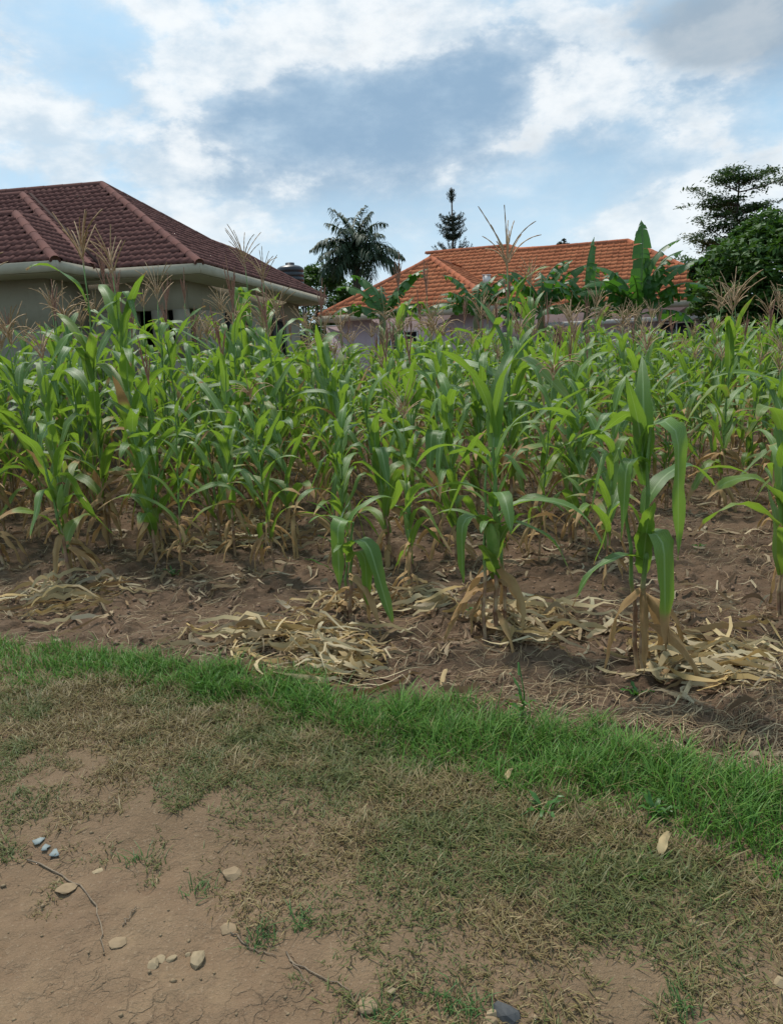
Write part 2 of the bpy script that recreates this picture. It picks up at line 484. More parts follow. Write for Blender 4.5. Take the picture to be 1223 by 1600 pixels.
def axis(lo, hi, step, far_lo, far_hi, g=1.22):
    a = list(np.arange(lo, hi + step / 2, step))
    s, v = step, hi
    while v < far_hi:
        s *= g; v += s; a.append(v)
    s, v = step, lo
    b = []
    while v > far_lo:
        s *= g; v -= s; b.append(v)
    return np.array(b[::-1] + a)
gx = axis(-2.6, 2.6, .014, -3500, 3500)
gy = np.concatenate([axis(1.0, 5.2, .014, -60, 5.2), []])
s, v, ext = .014, gy[-1], []
while v < 4500:
    s *= 1.035 if v < 14 else 1.22
    v += s; ext.append(v)
gy = np.concatenate([gy, ext])
GX, GY = np.meshgrid(gx, gy)
GZ = hgt(GX, GY)
nx, ny = len(gx), len(gy)
V = np.stack([GX, GY, GZ], -1).reshape(-1, 3)
idx = np.arange(nx * ny).reshape(ny, nx)
F = np.stack([idx[:-1, :-1], idx[:-1, 1:], idx[1:, 1:], idx[1:, :-1]], -1).reshape(-1, 4)
cx = (GX[:-1, :-1] + GX[1:, 1:]).ravel() / 2; cy = (GY[:-1, :-1] + GY[1:, 1:]).ravel() / 2
nzv = .10 * (fbm(cx, cy, .3, 3, 5) - .5)
zone = np.where(cy + nzv > yF(cx), 0, np.where(cy + nzv * 2.5 > yP(cx), 1, 2))
zone[cy > 40] = 0

trk = 1 - sstep(GY - yP(GX) + .5 * (fbm(GX, GY, .35, 4, 9) - .5), -.22, .30)
trk = trk.ravel()
def soil_mat():
    m, t, b = material('field_soil'); q = N(t); p = q.pos()
    n1 = q.noise(1.6, 5, .6, p); n2 = q.noise(14, 6, .65, p); n3 = q.noise(90, 4, .65, p)
    c = q.mix(q.step(n1, .3, .7), (.100, .063, .039), (.140, .090, .056))
    c = q.mix(q.math('MULTIPLY', q.step(n2, .5, .75), .6), c, (.20, .138, .090))
    c = q.mix(q.math('MULTIPLY', q.step(n3, .55, .75), .5), c, (.085, .050, .034))
    c = q.mix(q.math('MULTIPLY', q.step(q.noise(60, 2, .5, p), .68, .74), .6), c, (.30, .22, .15))
    q.put(b.inputs['Base Color'], c); b.inputs['Roughness'].default_value = .95; b.inputs['Specular IOR Level'].default_value = .15
    q.put(b.inputs['Normal'], q.bump(q.math('ADD', n2, q.math('MULTIPLY', n3, .6)), .9, .02))
    return m
def earth_mat():
    m, t, b = material('bare_earth'); q = N(t); p = q.pos()
    tk = q.attr('trk').outputs['Fac']
    n1 = q.noise(2.2, 5, .6, p); n2 = q.noise(18, 6, .65, p); n3 = q.noise(110, 4, .65, p); n4 = q.noise(6, 4, .6, p)
    va = q.mix(q.step(n1, .3, .7), (.145, .096, .054), (.185, .125, .072))
    ta = q.mix(q.step(n1, .3, .7), (.178, .114, .066), (.222, .147, .087))
    c = q.mix(tk, va, ta)
    c = q.mix(q.math('MULTIPLY', q.step(n4, .45, .7), .45), c, (.190, .122, .074))
    c = q.mix(q.math('MULTIPLY', q.math('MULTIPLY', q.step(q.noise(4.3, 5, .6, p), .50, .68), tk), .5), c, (.265, .180, .104))
    c = q.mix(q.math('MULTIPLY', q.step(q.noise(1.3, 6, .65, p), .52, .66), .45), c, (.145, .09, .055))
    c = q.mix(q.math('MULTIPLY', q.step(n2, .45, .7), .5), c, (.160, .108, .064))
    c = q.mix(q.math('MULTIPLY', q.step(n3, .55, .72), .45), c, (.36, .27, .18))
    c = q.mix(q.math('MULTIPLY', q.step(q.noise(45, 2, .5, p), .70, .76), .5), c, (.12, .08, .05))
    warp = q.n('ShaderNodeVectorMath', operation='ADD'); q.put(warp.inputs[0], p)
    nn = q.n('ShaderNodeTexNoise'); nn.inputs['Scale'].default_value = 14; nn.inputs['Detail'].default_value = 6
    q.put(nn.inputs['Vector'], p)
    sc = q.n('ShaderNodeVectorMath', operation='SCALE'); q.put(sc.inputs[0], nn.outputs['Color']); sc.inputs['Scale'].default_value = .11
    q.put(warp.inputs[1], sc.outputs[0])
    vo = q.n('ShaderNodeTexVoronoi', feature='DISTANCE_TO_EDGE'); vo.inputs['Scale'].default_value = 19
    q.put(vo.inputs['Vector'], warp.outputs[0])
    where = q.math('MULTIPLY', q.step(q.noise(2.6, 4, .6, p), .46, .60), tk)
    edge = q.step(vo.outputs['Distance'], .0, .10, 1.0, 0.0)
    crack = q.math('MULTIPLY', edge, where)
    c = q.mix(q.math('MULTIPLY', crack, .05), c, (.13, .08, .05))
    q.put(b.inputs['Base Color'], c); b.inputs['Roughness'].default_value = .92; b.inputs['Specular IOR Level'].default_value = .2
    h = q.math('SUBTRACT', q.math('ADD', n2, q.math('MULTIPLY', n3, .5)), q.math('MULTIPLY', crack, .3))
    q.put(b.inputs['Normal'], q.bump(h, 1.0, .016))
    return m
M_earth = earth_mat()
for z, nm, mt in ((0, 'ground', soil_mat()), (1, 'verge_ground', M_earth), (2, 'dirt_track', M_earth)):
    f = F[zone == z]
    used, inv = np.unique(f.ravel(), return_inverse=True)
    o = link(nm, mesh_np(nm, V[used], inv.reshape(-1, 4), {'trk': trk[used]}, mat=mt))
    tag(o, kind='structure')

# ------------------------------------------------------------------ roofs and houses
def in_poly(x, y, poly):
    c = np.zeros(np.shape(x), bool); n = len(poly)
    for i in range(n):
        x1, y1 = poly[i]; x2, y2 = poly[(i + 1) % n]
        c ^= ((y1 > y) != (y2 > y)) & (x < (x2 - x1) * (y - y1) / (y2 - y1 + 1e-12) + x1)
    return c
def tile_mesh(w, L, amp, th, mat, name, flat=False):
    n = 6
    xs = np.linspace(-.5, .5, n) * w * 1.02
    pr = (np.where(xs / w < .12, -amp * .35 * np.cos((xs / w + .2) * 3), amp * np.cos((xs / w - .3) * 7)) if flat
          else amp * np.sin(xs / w * 2 * np.pi))
    V = [(x, -.06 * L, th + p) for x, p in zip(xs, pr)] + [(x, L, .004 + p) for x, p in zip(xs, pr)] + [(x, -.06 * L + .004, p - .012) for x, p in zip(xs, pr)]
    F = [(i, i + 1, n + i + 1, n + i) for i in range(n - 1)] + [(2 * n + i, 2 * n + i + 1, i + 1, i) for i in range(n - 1)]
    return np.array(V), np.array(F), mesh_np(name, np.array(V), np.array(F), mat=mat, smooth=True)

class House:
    def __init__(s, name, A, phi, ze, tanp, label, group=None):
        s.A = np.array([A[0], A[1], 0.0]); s.ze, s.tanp = ze, tanp
        s.u = np.array([-math.cos(phi), math.sin(phi), 0.0]); s.v = np.array([math.sin(phi), math.cos(phi), 0.0])
        s.root = tag(empty(name, (A[0], A[1], 0)), label, 'house', group)
        s.tiles = []
    def W(s, u, v, z):                   # house to world
        return s.A + u * s.u + v * s.v + np.array([0, 0, z])
    def L(s, P): return np.asarray(P) - s.A          # the root has no rotation
    def part(s, name, mb, mat, parent=None, smooth=False, kind=None):
        mb.V = [np.asarray(v) - s.A for v in mb.V]
        o = link(name, mb.mesh(name, mat, smooth), parent or s.root)
        if kind: o['kind'] = kind
        return o
    def wbox(s, mb, u0, u1, v0, v1, z0, z1):
        mb.box(s.W((u0 + u1) / 2, (v0 + v1) / 2, (z0 + z1) / 2), (u1 - u0, v1 - v0, z1 - z0), [s.u, s.v, (0, 0, 1)])
    def face(s, poly, axis, deck, fan=0):
        """poly: (u,v,height above eave) corners, first two on the eave; axis: up-slope direction in (u,v)"""
        P = np.array([s.W(a, b, s.ze + h) for a, b, h in poly])
        up = axis[0] * s.u + axis[1] * s.v + np.array([0, 0, s.tanp]); up /= np.linalg.norm(up)
        e = np.cross(up, [0, 0, 1.0]); e /= np.linalg.norm(e)
        n = np.cross(e, up)
        if n[2] < 0: e, n = -e, -n
        Q = P - .02 * n
        deck.add(Q, np.zeros((0, 3), int))
        base = deck.n - len(Q)
        m = len(Q)
        for i in range(1, m - 1): deck.F3.append(np.array([[base + fan, base + (fan + i) % m, base + (fan + i + 1) % m]]))
        s.tiles.append((P[0], e, up, n, [((p - P[0]) @ e, (p - P[0]) @ up) for p in P]))
    def lay(s, w, L, amp, th, mat, roof, keep, stagger=0.0, flat=False):
        tv, tf, me = tile_mesh(w, L, amp, th, mat, 'roof_tile', flat)
        items = []
        for O, e, up, n, poly in s.tiles:
            pp = np.array(poly); lo, hi = pp.min(0), pp.max(0)
            for j in range(int(hi[1] / L) + 1):
                y = j * L
                for i in range(int(lo[0] / w) - 1, int(hi[0] / w) + 2):
                    x = (i + (j % 2) * stagger) * w
                    ok = in_poly(np.array([x - .35 * w, x + .35 * w]), np.array([y + .5 * L] * 2), poly)
                    if ok.all(): items.append((O + e * x + up * y, e, up, n))
        sc = []
        for c, e, up, n in items:
            px, py, d = project(c)
            toward = (np.array([0, 0, EYE]) - c) @ n
            sc.append((w * FOC / d) if (0 <= px <= 1223 and 0 <= py <= 480 and toward > 0) else 0)
        order = np.argsort(-np.array(sc), kind='stable')
        big = set(order[:keep].tolist())
        rest = MB(); jr = RS(4)
        for k, (c, e, up, n) in enumerate(items):
            c = c + n * jr.uniform(-.004, .007) + up * jr.uniform(-.008, .008)
            if k in big and sc[k] > 0:
                m = Matrix(((e[0], up[0], n[0], c[0] - s.A[0]), (e[1], up[1], n[1], c[1] - s.A[1]), (e[2], up[2], n[2], c[2]), (0, 0, 0, 1)))
                link('roof_tile', me, roof, m)
            else:
                rest.add(c + tv @ np.array([e, up, n]), tf, dry=jr.rand())
        if rest.n:
            s.part('roof_tiles', rest, mat, roof, smooth=True, kind='stuff')
    def cap(s, mb, p, q, r=.11, piece=.38):
        """half-round ridge tiles in a row"""
        P, Q = s.W(*p[:2], s.ze + p[2]), s.W(*q[:2], s.ze + q[2])
        d = Q - P; Ln = np.linalg.norm(d); d /= Ln
        side = np.cross(d, [0, 0, 1.0]); side /= np.linalg.norm(side); nn = np.cross(side, d)
        k = max(1, int(Ln / piece)); th = np.linspace(-.15, math.pi + .15, 8)
        for i in range(k):
            a, b = P + d * Ln * i / k - nn * .03, P + d * (Ln * (i + 1) / k + .03) - nn * .03
            A = [a + (r * 1.03) * (math.cos(t) * side + math.sin(t) * nn) for t in th]
            B = [b + (r * .98) * (math.cos(t) * side + math.sin(t) * nn) for t in th]
            Fq = [(j, j + 1, 9 + j, 8 + j) for j in range(7)]
            m0 = mb.n
            mb.add(np.array(A + B), Fq, dry=random.random())
            mb.more([(0, j, j + 1) for j in range(1, 7)], m0)
    def fascia(s, mb, u0, v0, u1, v1, h=.2, drop=.02):
        """board under an eave from (u0,v0) to (u1,v1)"""
        a, b = s.W(u0, v0, s.ze - drop), s.W(u1, v1, s.ze - drop)
        d = b - a; L = np.linalg.norm(d); d /= L
        mb.box((a + b) / 2 - np.array([0, 0, h / 2]), (L, .04, h), [d, np.cross([0, 0, 1.0], d), (0, 0, 1)])
    def window(s, u0, u1, v0, v1, z0, z1, out, fmat, bars=2, grille=False):
        """window in a wall plane; out = outward direction in (u,v)"""
        fr, pn = MB(), MB()
        o = np.array(out, float)
        def bx(mb, a0, a1, zz0, zz1, off, th):
            if abs(o[1]) > 0: s.wbox(mb, a0, a1, v0 + o[1] * off - th / 2, v0 + o[1] * off + th / 2, zz0, zz1)
            else: s.wbox(mb, u0 + o[0] * off - th / 2, u0 + o[0] * off + th / 2, a0, a1, zz0, zz1)
        a0, a1 = (u0, u1) if abs(o[1]) > 0 else (v0, v1)
        t = .05
        bx(fr, a0, a1, z0, z0 + t, .03, .08); bx(fr, a0, a1, z1 - t, z1, .03, .08)
        bx(fr, a0, a0 + t, z0 + t, z1 - t, .03, .08); bx(fr, a1 - t, a1, z0 + t, z1 - t, .03, .08)
        for k in range(1, bars):
            m = a0 + (a1 - a0) * k / bars
            bx(fr, m - t / 2, m + t / 2, z0 + t, z1 - t, .03, .05)
        if grille:
            for k in range(1, 9):
                m = a0 + (a1 - a0) * k / 9
                bx(fr, m - .008, m + .008, z0 + t, z1 - t, .06, .016)
        bx(pn, a0 + t, a1 - t, z0 + t, z1 - t, .012, .02)
        w = s.part('window', fr, fmat)
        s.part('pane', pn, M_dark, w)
        sl = MB(); bx(sl, a0 - .1, a1 + .1, z0 - .08, z0 - .005, .06, .16); s.part('sill', sl, M_cement if fmat is M_iron else M_lilac, w)
        return w

# --- brown-roofed house, left
H = House('unfinished_house', (-2.72, 12.05), .165, 2.9, 0.63, 'unplastered grey house under a brown wavy tiled hip roof')
D, T = 6.1, 0.63
V0, WP = 1.60, 1.2                     # wing corner and how far the porch wing stands out
w3, v3 = 1.55, 7.9                      # rear extension
roof = MB()
H.face([(0, 0, 0), (11, 0, 0), (11 - D / 2, D / 2, D / 2 * T), (D / 2, D / 2, D / 2 * T)], (0, 1), roof)
H.face([(0, v3, 0), (0, 0, 0), (D / 2, D / 2, D / 2 * T), (w3, D - w3, w3 * T), (w3, v3 - w3, w3 * T)], (1, 0), roof, 3)
wl, vs = 2.7, -.30
H.face([(V0, 3, 0), (V0, vs, 0), (V0 + wl, vs + wl, wl * T), (V0 + wl, 4, wl * T)], (1, 0), roof)
H.face([(V0, vs, 0), (V0 + 2 * wl + 4, vs, 0), (V0 + wl + 4, vs + wl, wl * T), (V0 + wl, vs + wl, wl * T)], (0, 1), roof)
ws = 1.5
H.face([(V0, 1.4, 0), (V0, -WP, 0), (V0 + ws, -WP + ws, ws * T), (V0 + ws, 1.6, ws * T)], (1, 0), roof)
H.face([(V0, -WP, 0), (V0 + 2 * ws + 3, -WP, 0), (V0 + ws + 3, -WP + ws, ws * T), (V0 + ws, -WP + ws, ws * T)], (0, 1), roof)
# back slopes close the roof
for poly in ([(w3, D - w3, w3 * T), (w3, v3 - w3, w3 * T), (2 * w3, v3, 0), (2 * w3, D, 0)], [(0, v3, 0), (w3, v3 - w3, w3 * T), (2 * w3, v3, 0)],
             [(D / 2, D / 2, D / 2 * T), (11 - D / 2, D / 2, D / 2 * T), (11, D, 0), (0, D, 0)]):
    P = np.array([H.W(a, b, H.ze + h) for a, b, h in poly]); b0 = roof.n
    roof.add(P, np.zeros((0, 3), int))
    for i in range(1, len(P) - 1): roof.F3.append(np.array([[b0, b0 + i, b0 + i + 1]]))
H_roof = H.part('roof', roof, M_tile_brown)
H.lay(.125, .185, .012, .018, M_tile_brown, H_roof, 300)
caps = [((0, 0, 0), (D / 2, D / 2, D / 2 * T)), ((D / 2, D / 2, D / 2 * T), (7, D / 2, D / 2 * T)), ((D / 2, D / 2, D / 2 * T), (w3, D - w3, w3 * T)),
        ((w3, D - w3, w3 * T), (w3, v3 - w3, w3 * T)), ((0, v3, 0), (w3, v3 - w3, w3 * T)),
        ((V0, vs, 0), (V0 + wl, vs + wl, wl * T)), ((V0 + wl, vs + wl, wl * T), (V0 + wl + 4, vs + wl, wl * T)), ((V0, -WP, 0), (V0 + ws, -WP + ws, ws * T)),
        ((V0 + ws, -WP + ws, ws * T), (V0 + ws + 3, -WP + ws, ws * T))]
for p, q in caps:
    mb = MB(); H.cap(mb, p, q, .075); H.part('ridge_cap', mb, M_cap_brown, H_roof, smooth=True)
mb = MB()
va, vb = H.W(V0 - .02, -.02, 2.9), H.W(V0 + 2.8, 2.8, 2.9 + 2.8 * T)
mb.box((va + vb) / 2 + np.array([0, 0, .025]), (np.linalg.norm(vb - va), .05, .03), [(vb - va) / np.linalg.norm(vb - va), np.cross([0, 0, 1], (vb - va)) / np.linalg.norm(np.cross([0, 0, 1], (vb - va))), (0, 0, 1)])
H.part('valley_gutter', mb, M_gutter, H_roof)
for a in ((0, 0, V0, 0), (V0, 0, V0, -WP), (V0, -WP, 9, -WP), (0, v3, 0, 0)):
    mb = MB(); H.fascia(mb, *a, h=.145); H.part('fascia_board', mb, M_fascia)
mb = MB()
so = [(0, 0), (0, v3), (2 * w3, v3), (2 * w3, D), (11, D), (11, -WP), (V0, -WP), (V0, 0)]
for (u0, u1, a0, a1) in ((.02, 11, .02, D), (.02, 2 * w3, D, v3), (V0 + .02, 11, -WP + .02, .02)):
    H.wbox(mb, u0, u1, a0, a1, 2.72, 2.74)
H.part('soffit', mb, M_cement)
# walls: a ring beam over openings carried by pillars, as on a shell under construction
o_ = .55
mb = MB()
H.wbox(mb, o_, 10.4, o_, o_ + .2, 2.27, 2.72)                        # front ring beam
H.wbox(mb, o_, o_ + .2, o_ + .2, v3 - o_, 2.3, 2.72)                 # right ring beam
H.wbox(mb, V0 + o_, 10.4, -WP + o_, -WP + o_ + .2, 2.0, 2.72)        # porch wing
H.wbox(mb, V0 + o_, V0 + o_ + .2, -WP + o_ + .2, o_, 2.0, 2.72)
H.part('ring_beam', mb, M_cement)
mb = MB()
H.wbox(mb, 1.55, 10.4, o_ + .003, o_ + .18, 0, 2.27)
H.wbox(mb, o_ + .003, o_ + .18, 1.2, 2.35, 0, 2.3); H.wbox(mb, o_ + .003, o_ + .18, 3.45, 5.0, 0, 2.3); H.wbox(mb, o_ + .003, o_ + .18, 5.9, v3 - o_, 0, 2.3)
H.wbox(mb, o_ + .003, o_ + .18, 2.35, 3.45, 0, 1.2); H.wbox(mb, o_ + .003, o_ + .18, 5.0, 5.9, 0, 1.2)
H.wbox(mb, V0 + o_ + .003, 10.4, -WP + o_ + .003, -WP + o_ + .18, 0, 2.0); H.wbox(mb, V0 + o_ + .003, V0 + o_ + .18, -WP + o_ + .18, o_, 0, 2.0)
H.wbox(mb, o_, 1.55, o_ + .02, o_ + .18, 0, 1.55); H.wbox(mb, o_ + .02, o_ + .18, o_ + .2, 1.2, 0, 1.55)
H.wbox(mb, .8, 10.2, v3 - 2.4, v3 - 2.2, 0, 2.7)
H.part('wall', mb, M_cement)
for (u0, v0_) in ((o_ - .01, o_ - .01), (o_ + .36, o_ - .01), (1.4, o_ - .01), (o_ - .01, 1.15)):
    mb = MB(); H.wbox(mb, u0, u0 + .2, v0_, v0_ + .2, 1.5, 2.269); H.part('pillar', mb, M_cement)
mb = MB(); H.wbox(mb, 1.0, 3.0, 1.9, 2.0, 0, 2.7); H.wbox(mb, .9, 1.0, 1.0, 5.9, 0, 2.69); H.part('shade_backing', mb, M_dark)  # near-black colour stands in for the shade inside the openings
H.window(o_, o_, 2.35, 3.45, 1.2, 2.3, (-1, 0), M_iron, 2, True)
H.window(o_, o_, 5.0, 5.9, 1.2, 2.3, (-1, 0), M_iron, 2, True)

# --- orange-roofed house, right
T2 = .62
G = House('lilac_house', (13.0, 28.2), .37, 3.0, T2, 'lilac house with a long orange clay tiled hip roof')
D1, D2 = 9.0, 9.9
roof = MB()
ZA, ZB = D1 / 2 * T2, D2 / 2 * T2
G.face([(0, 0, 0), (17, 0, 0), (13.2, D2 / 2, ZB), (9.7, D2 / 2, ZB), (9.1, D1 / 2, ZA), (D1 / 2, D1 / 2, ZA)], (0, 1), roof)
G.face([(0, D1, 0), (0, 0, 0), (D1 / 2, D1 / 2, ZA)], (1, 0), roof)
uL, uR, vw = 8.1, 15.0, -4.05
hw = (uR - uL) / 2; ap = ((uL + uR) / 2, vw + hw, hw * T2)
G.face([(uL, vw, 0), (uR, vw, 0), ap], (0, 1), roof)
G.face([(uL, 0, 0), (uL, vw, 0), ap, (ap[0], 4.0, ap[2])], (1, 0), roof)
G.face([(uR, vw, 0), (uR, 4, 0), (ap[0], 4.0, ap[2]), ap], (-1, 0), roof)
for poly in ([(D1 / 2, D1 / 2, ZA), (9.1, D1 / 2, ZA), (13, D2 / 2, ZB), (17, D2, 0), (0, D1, 0)],):
    P = np.array([G.W(a, b, G.ze + h) for a, b, h in poly]); b0 = roof.n
    roof.add(P, np.zeros((0, 3), int))
    for i in range(1, len(P) - 1): roof.F3.append(np.array([[b0, b0 + i, b0 + i + 1]]))
G_roof = G.part('roof', roof, M_tile_orange)
G.lay(.245, .32, .020, .035, M_tile_orange, G_roof, 300, .0, True)
for p, q in [((0, 0, 0), (D1 / 2, D1 / 2, ZA)), ((D1 / 2, D1 / 2, ZA), (9.1, D1 / 2, ZA)), ((9.1, D1 / 2, ZA), (9.7, D2 / 2, ZB)), ((9.7, D2 / 2, ZB), (13.6, D2 / 2, ZB)),
             ((uL, vw, 0), ap), ((uR, vw, 0), ap), (ap, (ap[0], 1.8, ap[2]))]:
    mb = MB(); G.cap(mb, p, q, .12, .4); G.part('ridge_cap', mb, M_cap_orange, G_roof, smooth=True)
for a in ((0, 0, uL, 0), (uL, 0, uL, vw), (uL, vw, uR, vw), (uR, vw, uR, 4), (0, D1, 0, 0)):
    mb = MB(); G.fascia(mb, *a, h=.22); G.part('fascia_board', mb, M_fascia)
mb = MB(); G.wbox(mb, .02, 17, .02, 8.9, 2.78, 2.80); G.wbox(mb, uL + .02, uR - .02, vw + .02, .02, 2.78, 2.80); G.part('soffit', mb, M_white)
mb = MB()
G.wbox(mb, .7, 17, .8, 1.0, 0, 2.78); G.wbox(mb, .7, .9, 1.0, 8.2, 0, 2.78)
G.wbox(mb, uL + .6, uR - .6, vw + .7, vw + .9, 0, 2.78); G.wbox(mb, uL + .6, uL + .8, vw + .9, .8, 0, 2.78); G.wbox(mb, uR - .8, uR - .6, vw + .9, 6, 0, 2.78)
G.part('wall', mb, M_lilac)
mb = MB(); G.wbox(mb, .3, 8.2, .45, .8, 2.30, 2.46); G.part('canopy_slab', mb, M_white)
G.window(1.7, 3.1, .8, .8, 1.25, 2.25, (0, -1), M_white, 2)
G.window(6.0, 7.1, .8, .8, .4, 2.25, (0, -1), M_white, 2)
G.window(11.3, 12.9, vw + .7, vw + .7, 1.2, 2.3, (0, -1), M_white, 3)
mb = MB()
c = G.W(10.0, 2.0, 3.0 + 2.0 * T2)
mb.box(c + np.array([0, 0, .12]), (.30, .2, .42), [G.u, G.v, (0, 0, 1)]); mb.box(c + np.array([0, 0, .35]), (.36, .26, .03), [G.u, G.v, (0, 0, 1)])
G.part('roof_vent', mb, M_white)

# ------------------------------------------------------------------ plant geometry
def leaf_geo(mb, org, az, L, W, th0, th1, p=1.0, dry0=0.0, tip=0.0, fold=.22, wave=.006, twist=0.0, n=11, rs=random, curl=0.0, across=5, side=0.0):
    s = np.linspace(0, 1, n)
    th = np.radians(th0 + (th1 - th0) * (s ** p if p > 0 else sstep(s, -p - .16, -p + .16)))
    a = math.radians(az) + side * s ** 1.5
    ds = L / (n - 1)
    dirs = np.stack([np.cos(a) * np.cos(th), np.sin(a) * np.cos(th), np.sin(th)], -1)
    P = np.concatenate([[np.zeros(3)], np.cumsum((dirs[:-1] + dirs[1:]) / 2 * ds, 0)]) + np.asarray(org, float)
    Bn = np.stack([-np.sin(a) + 0 * s, np.cos(a) + 0 * s, 0 * s], -1)
    Nn = np.cross(dirs, Bn)
    tw = twist * s
    B2 = np.cos(tw)[:, None] * Bn + np.sin(tw)[:, None] * Nn
    N2 = -np.sin(tw)[:, None] * Bn + np.cos(tw)[:, None] * Nn
    w = W / 2 * np.minimum(1, .5 + s * 3.0) * np.clip(1 - s ** 2.6, 0, 1) ** .8
    cs = np.linspace(-1, 1, across)
    ph1, ph2 = rs.uniform(0, 6.28), rs.uniform(0, 6.28)
    fr = rs.uniform(9, 16)
    V = []
    for c in cs:
        wv = wave * np.sin(fr * s + (ph1 if c < 0 else ph2)) * abs(c) ** 1.5
        cr = curl * np.sin(abs(c) * 1.6) * w
        rag = 1 + (.07 * np.sin(s * fr * 2.3 + ph2 * 3 + c) + np.array([rs.uniform(-.10, .04) for _ in s])) * abs(c) ** 2
        V.append(P + B2 * (c * w * rag * (1 - .25 * min(1, curl)))[:, None] + N2 * (-fold * (1 - .6 * s) * w * (abs(c) ** 1.3) * -1 + wv - cr)[:, None])
    V = np.stack(V, 1).reshape(-1, 3)
    i = np.arange(n - 1)[:, None] * across; j = np.arange(across - 1)[None]
    F = np.stack([i + j, i + j + 1, i + j + 1 + across, i + j + across], -1).reshape(-1, 4)
    uv = np.stack([np.tile((cs + 1) / 2, n), np.repeat(s, across)], 1)
    d = dry0 + np.clip((s - (1 - tip)) / max(tip, .01) * 1.2, 0, 1) * (tip > 0)
    dv = np.repeat(d, across) + np.tile((np.abs(cs) ** 2) * .10 * (tip > 0), n)
    mb.add(V, F, uv, np.clip(dv, 0, 1))
    return mb

def tassel_geo(rs, kind, size=1.0, n=11):
    mb = MB()
    def branch(P, r):
        m = len(P)
        R = r * (1 + .55 * (np.arange(m) % 2)) * np.linspace(1, .55, m)
        mb.tube(P, R, 3, cap=False)
    lean = rs.uniform(-.15, .15, 2)
    if kind == 'spike':
        h = .38 * size
        s = np.linspace(0, 1, 16)
        branch(np.stack([lean[0] * s * h, lean[1] * s * h, s * h], 1), .0075)
        for k in range(7):
            a = rs.uniform(0, 6.28); L = rs.uniform(.14, .26) * size; z0 = rs.uniform(.02, .12)
            s = np.linspace(0, 1, 10); sp = rs.uniform(.10, .30)
            branch(np.stack([np.cos(a) * L * sp * s + lean[0] * z0, np.sin(a) * L * sp * s + lean[1] * z0, z0 + L * s], 1), .006)
    else:
        droop = kind == 'droop'
        s = np.linspace(0, 1, 12)
        h = .30 * size
        branch(np.stack([lean[0] * s ** 2 * h * 2, lean[1] * s ** 2 * h * 2, s * h], 1), .005)
        for k in range(n):
            a = rs.uniform(0, 6.28); L = rs.uniform(.18, .30) * size; z0 = rs.uniform(.0, .12)
            th = np.radians(np.linspace(rs.uniform(55, 78), rs.uniform(-70, 20) if droop else rs.uniform(10, 60), 11))
            d = np.stack([np.cos(a) * np.cos(th), np.sin(a) * np.cos(th), np.sin(th)], 1)
            P = np.cumsum(d * L / 11, 0) + np.array([0, 0, z0])
            branch(P, .0052)
    return mb

def stalk_geo(mb, H_, base, lean, rs, dry_to=.35, r0=.013):
    nn = max(6, int(H_ / .13)); P, R, Dr = [], [], []
    k = 0
    for i in range(nn + 1):
        f = i / nn
        z = f * H_
        off = np.array(base) + np.array([lean[0] * f ** 1.5, lean[1] * f ** 1.5, z])
        r = r0 * (1 - .55 * f)
        zig = .004 * (-1) ** i
        for dz, rr in ((-.008, 1.0), (0, 1.28), (.008, 1.0)):
            P.append(off + np.array([zig, -zig * .6, dz])); R.append(r * rr); Dr.append(1 - sstep(f, dry_to * .6, dry_to * 1.6))
    P[0] = P[0] - np.array([0, 0, .05])
    mb.tube(P, R, 6, dry=np.array(Dr))
    return P[-1]

def ear_geo(mb_h, mb_s, org, az, rs, L=.19, r=.026):
    d = np.array([math.cos(az) * .42, math.sin(az) * .42, .9]); d /= np.linalg.norm(d)
    s = np.linspace(0, 1, 8)
    R = r * np.array([.45, .85, 1.0, 1.0, .92, .75, .5, .22])
    mb_h.tube(np.asarray(org) + s[:, None] * d * L, R, 8)
    for k in range(3):
        a = rs.uniform(0, 6.28)
        leaf_geo(mb_h, np.asarray(org) + d * L * .2, math.degrees(az) + rs.uniform(-60, 60), L * rs.uniform(.9, 1.2), r * 2.0, 72, rs.uniform(40, 70), 1, n=6, rs=rs)
    for k in range(9):
        a = rs.uniform(0, 6.28); q = np.linspace(0, 1, 5)
        tip = np.asarray(org) + d * L
        mb_s.tube(tip + np.stack([np.cos(a) * .03 * q ** 1.3, np.sin(a) * .03 * q ** 1.3, .05 * q - .055 * q ** 2], 1), .0022, 3, cap=False)

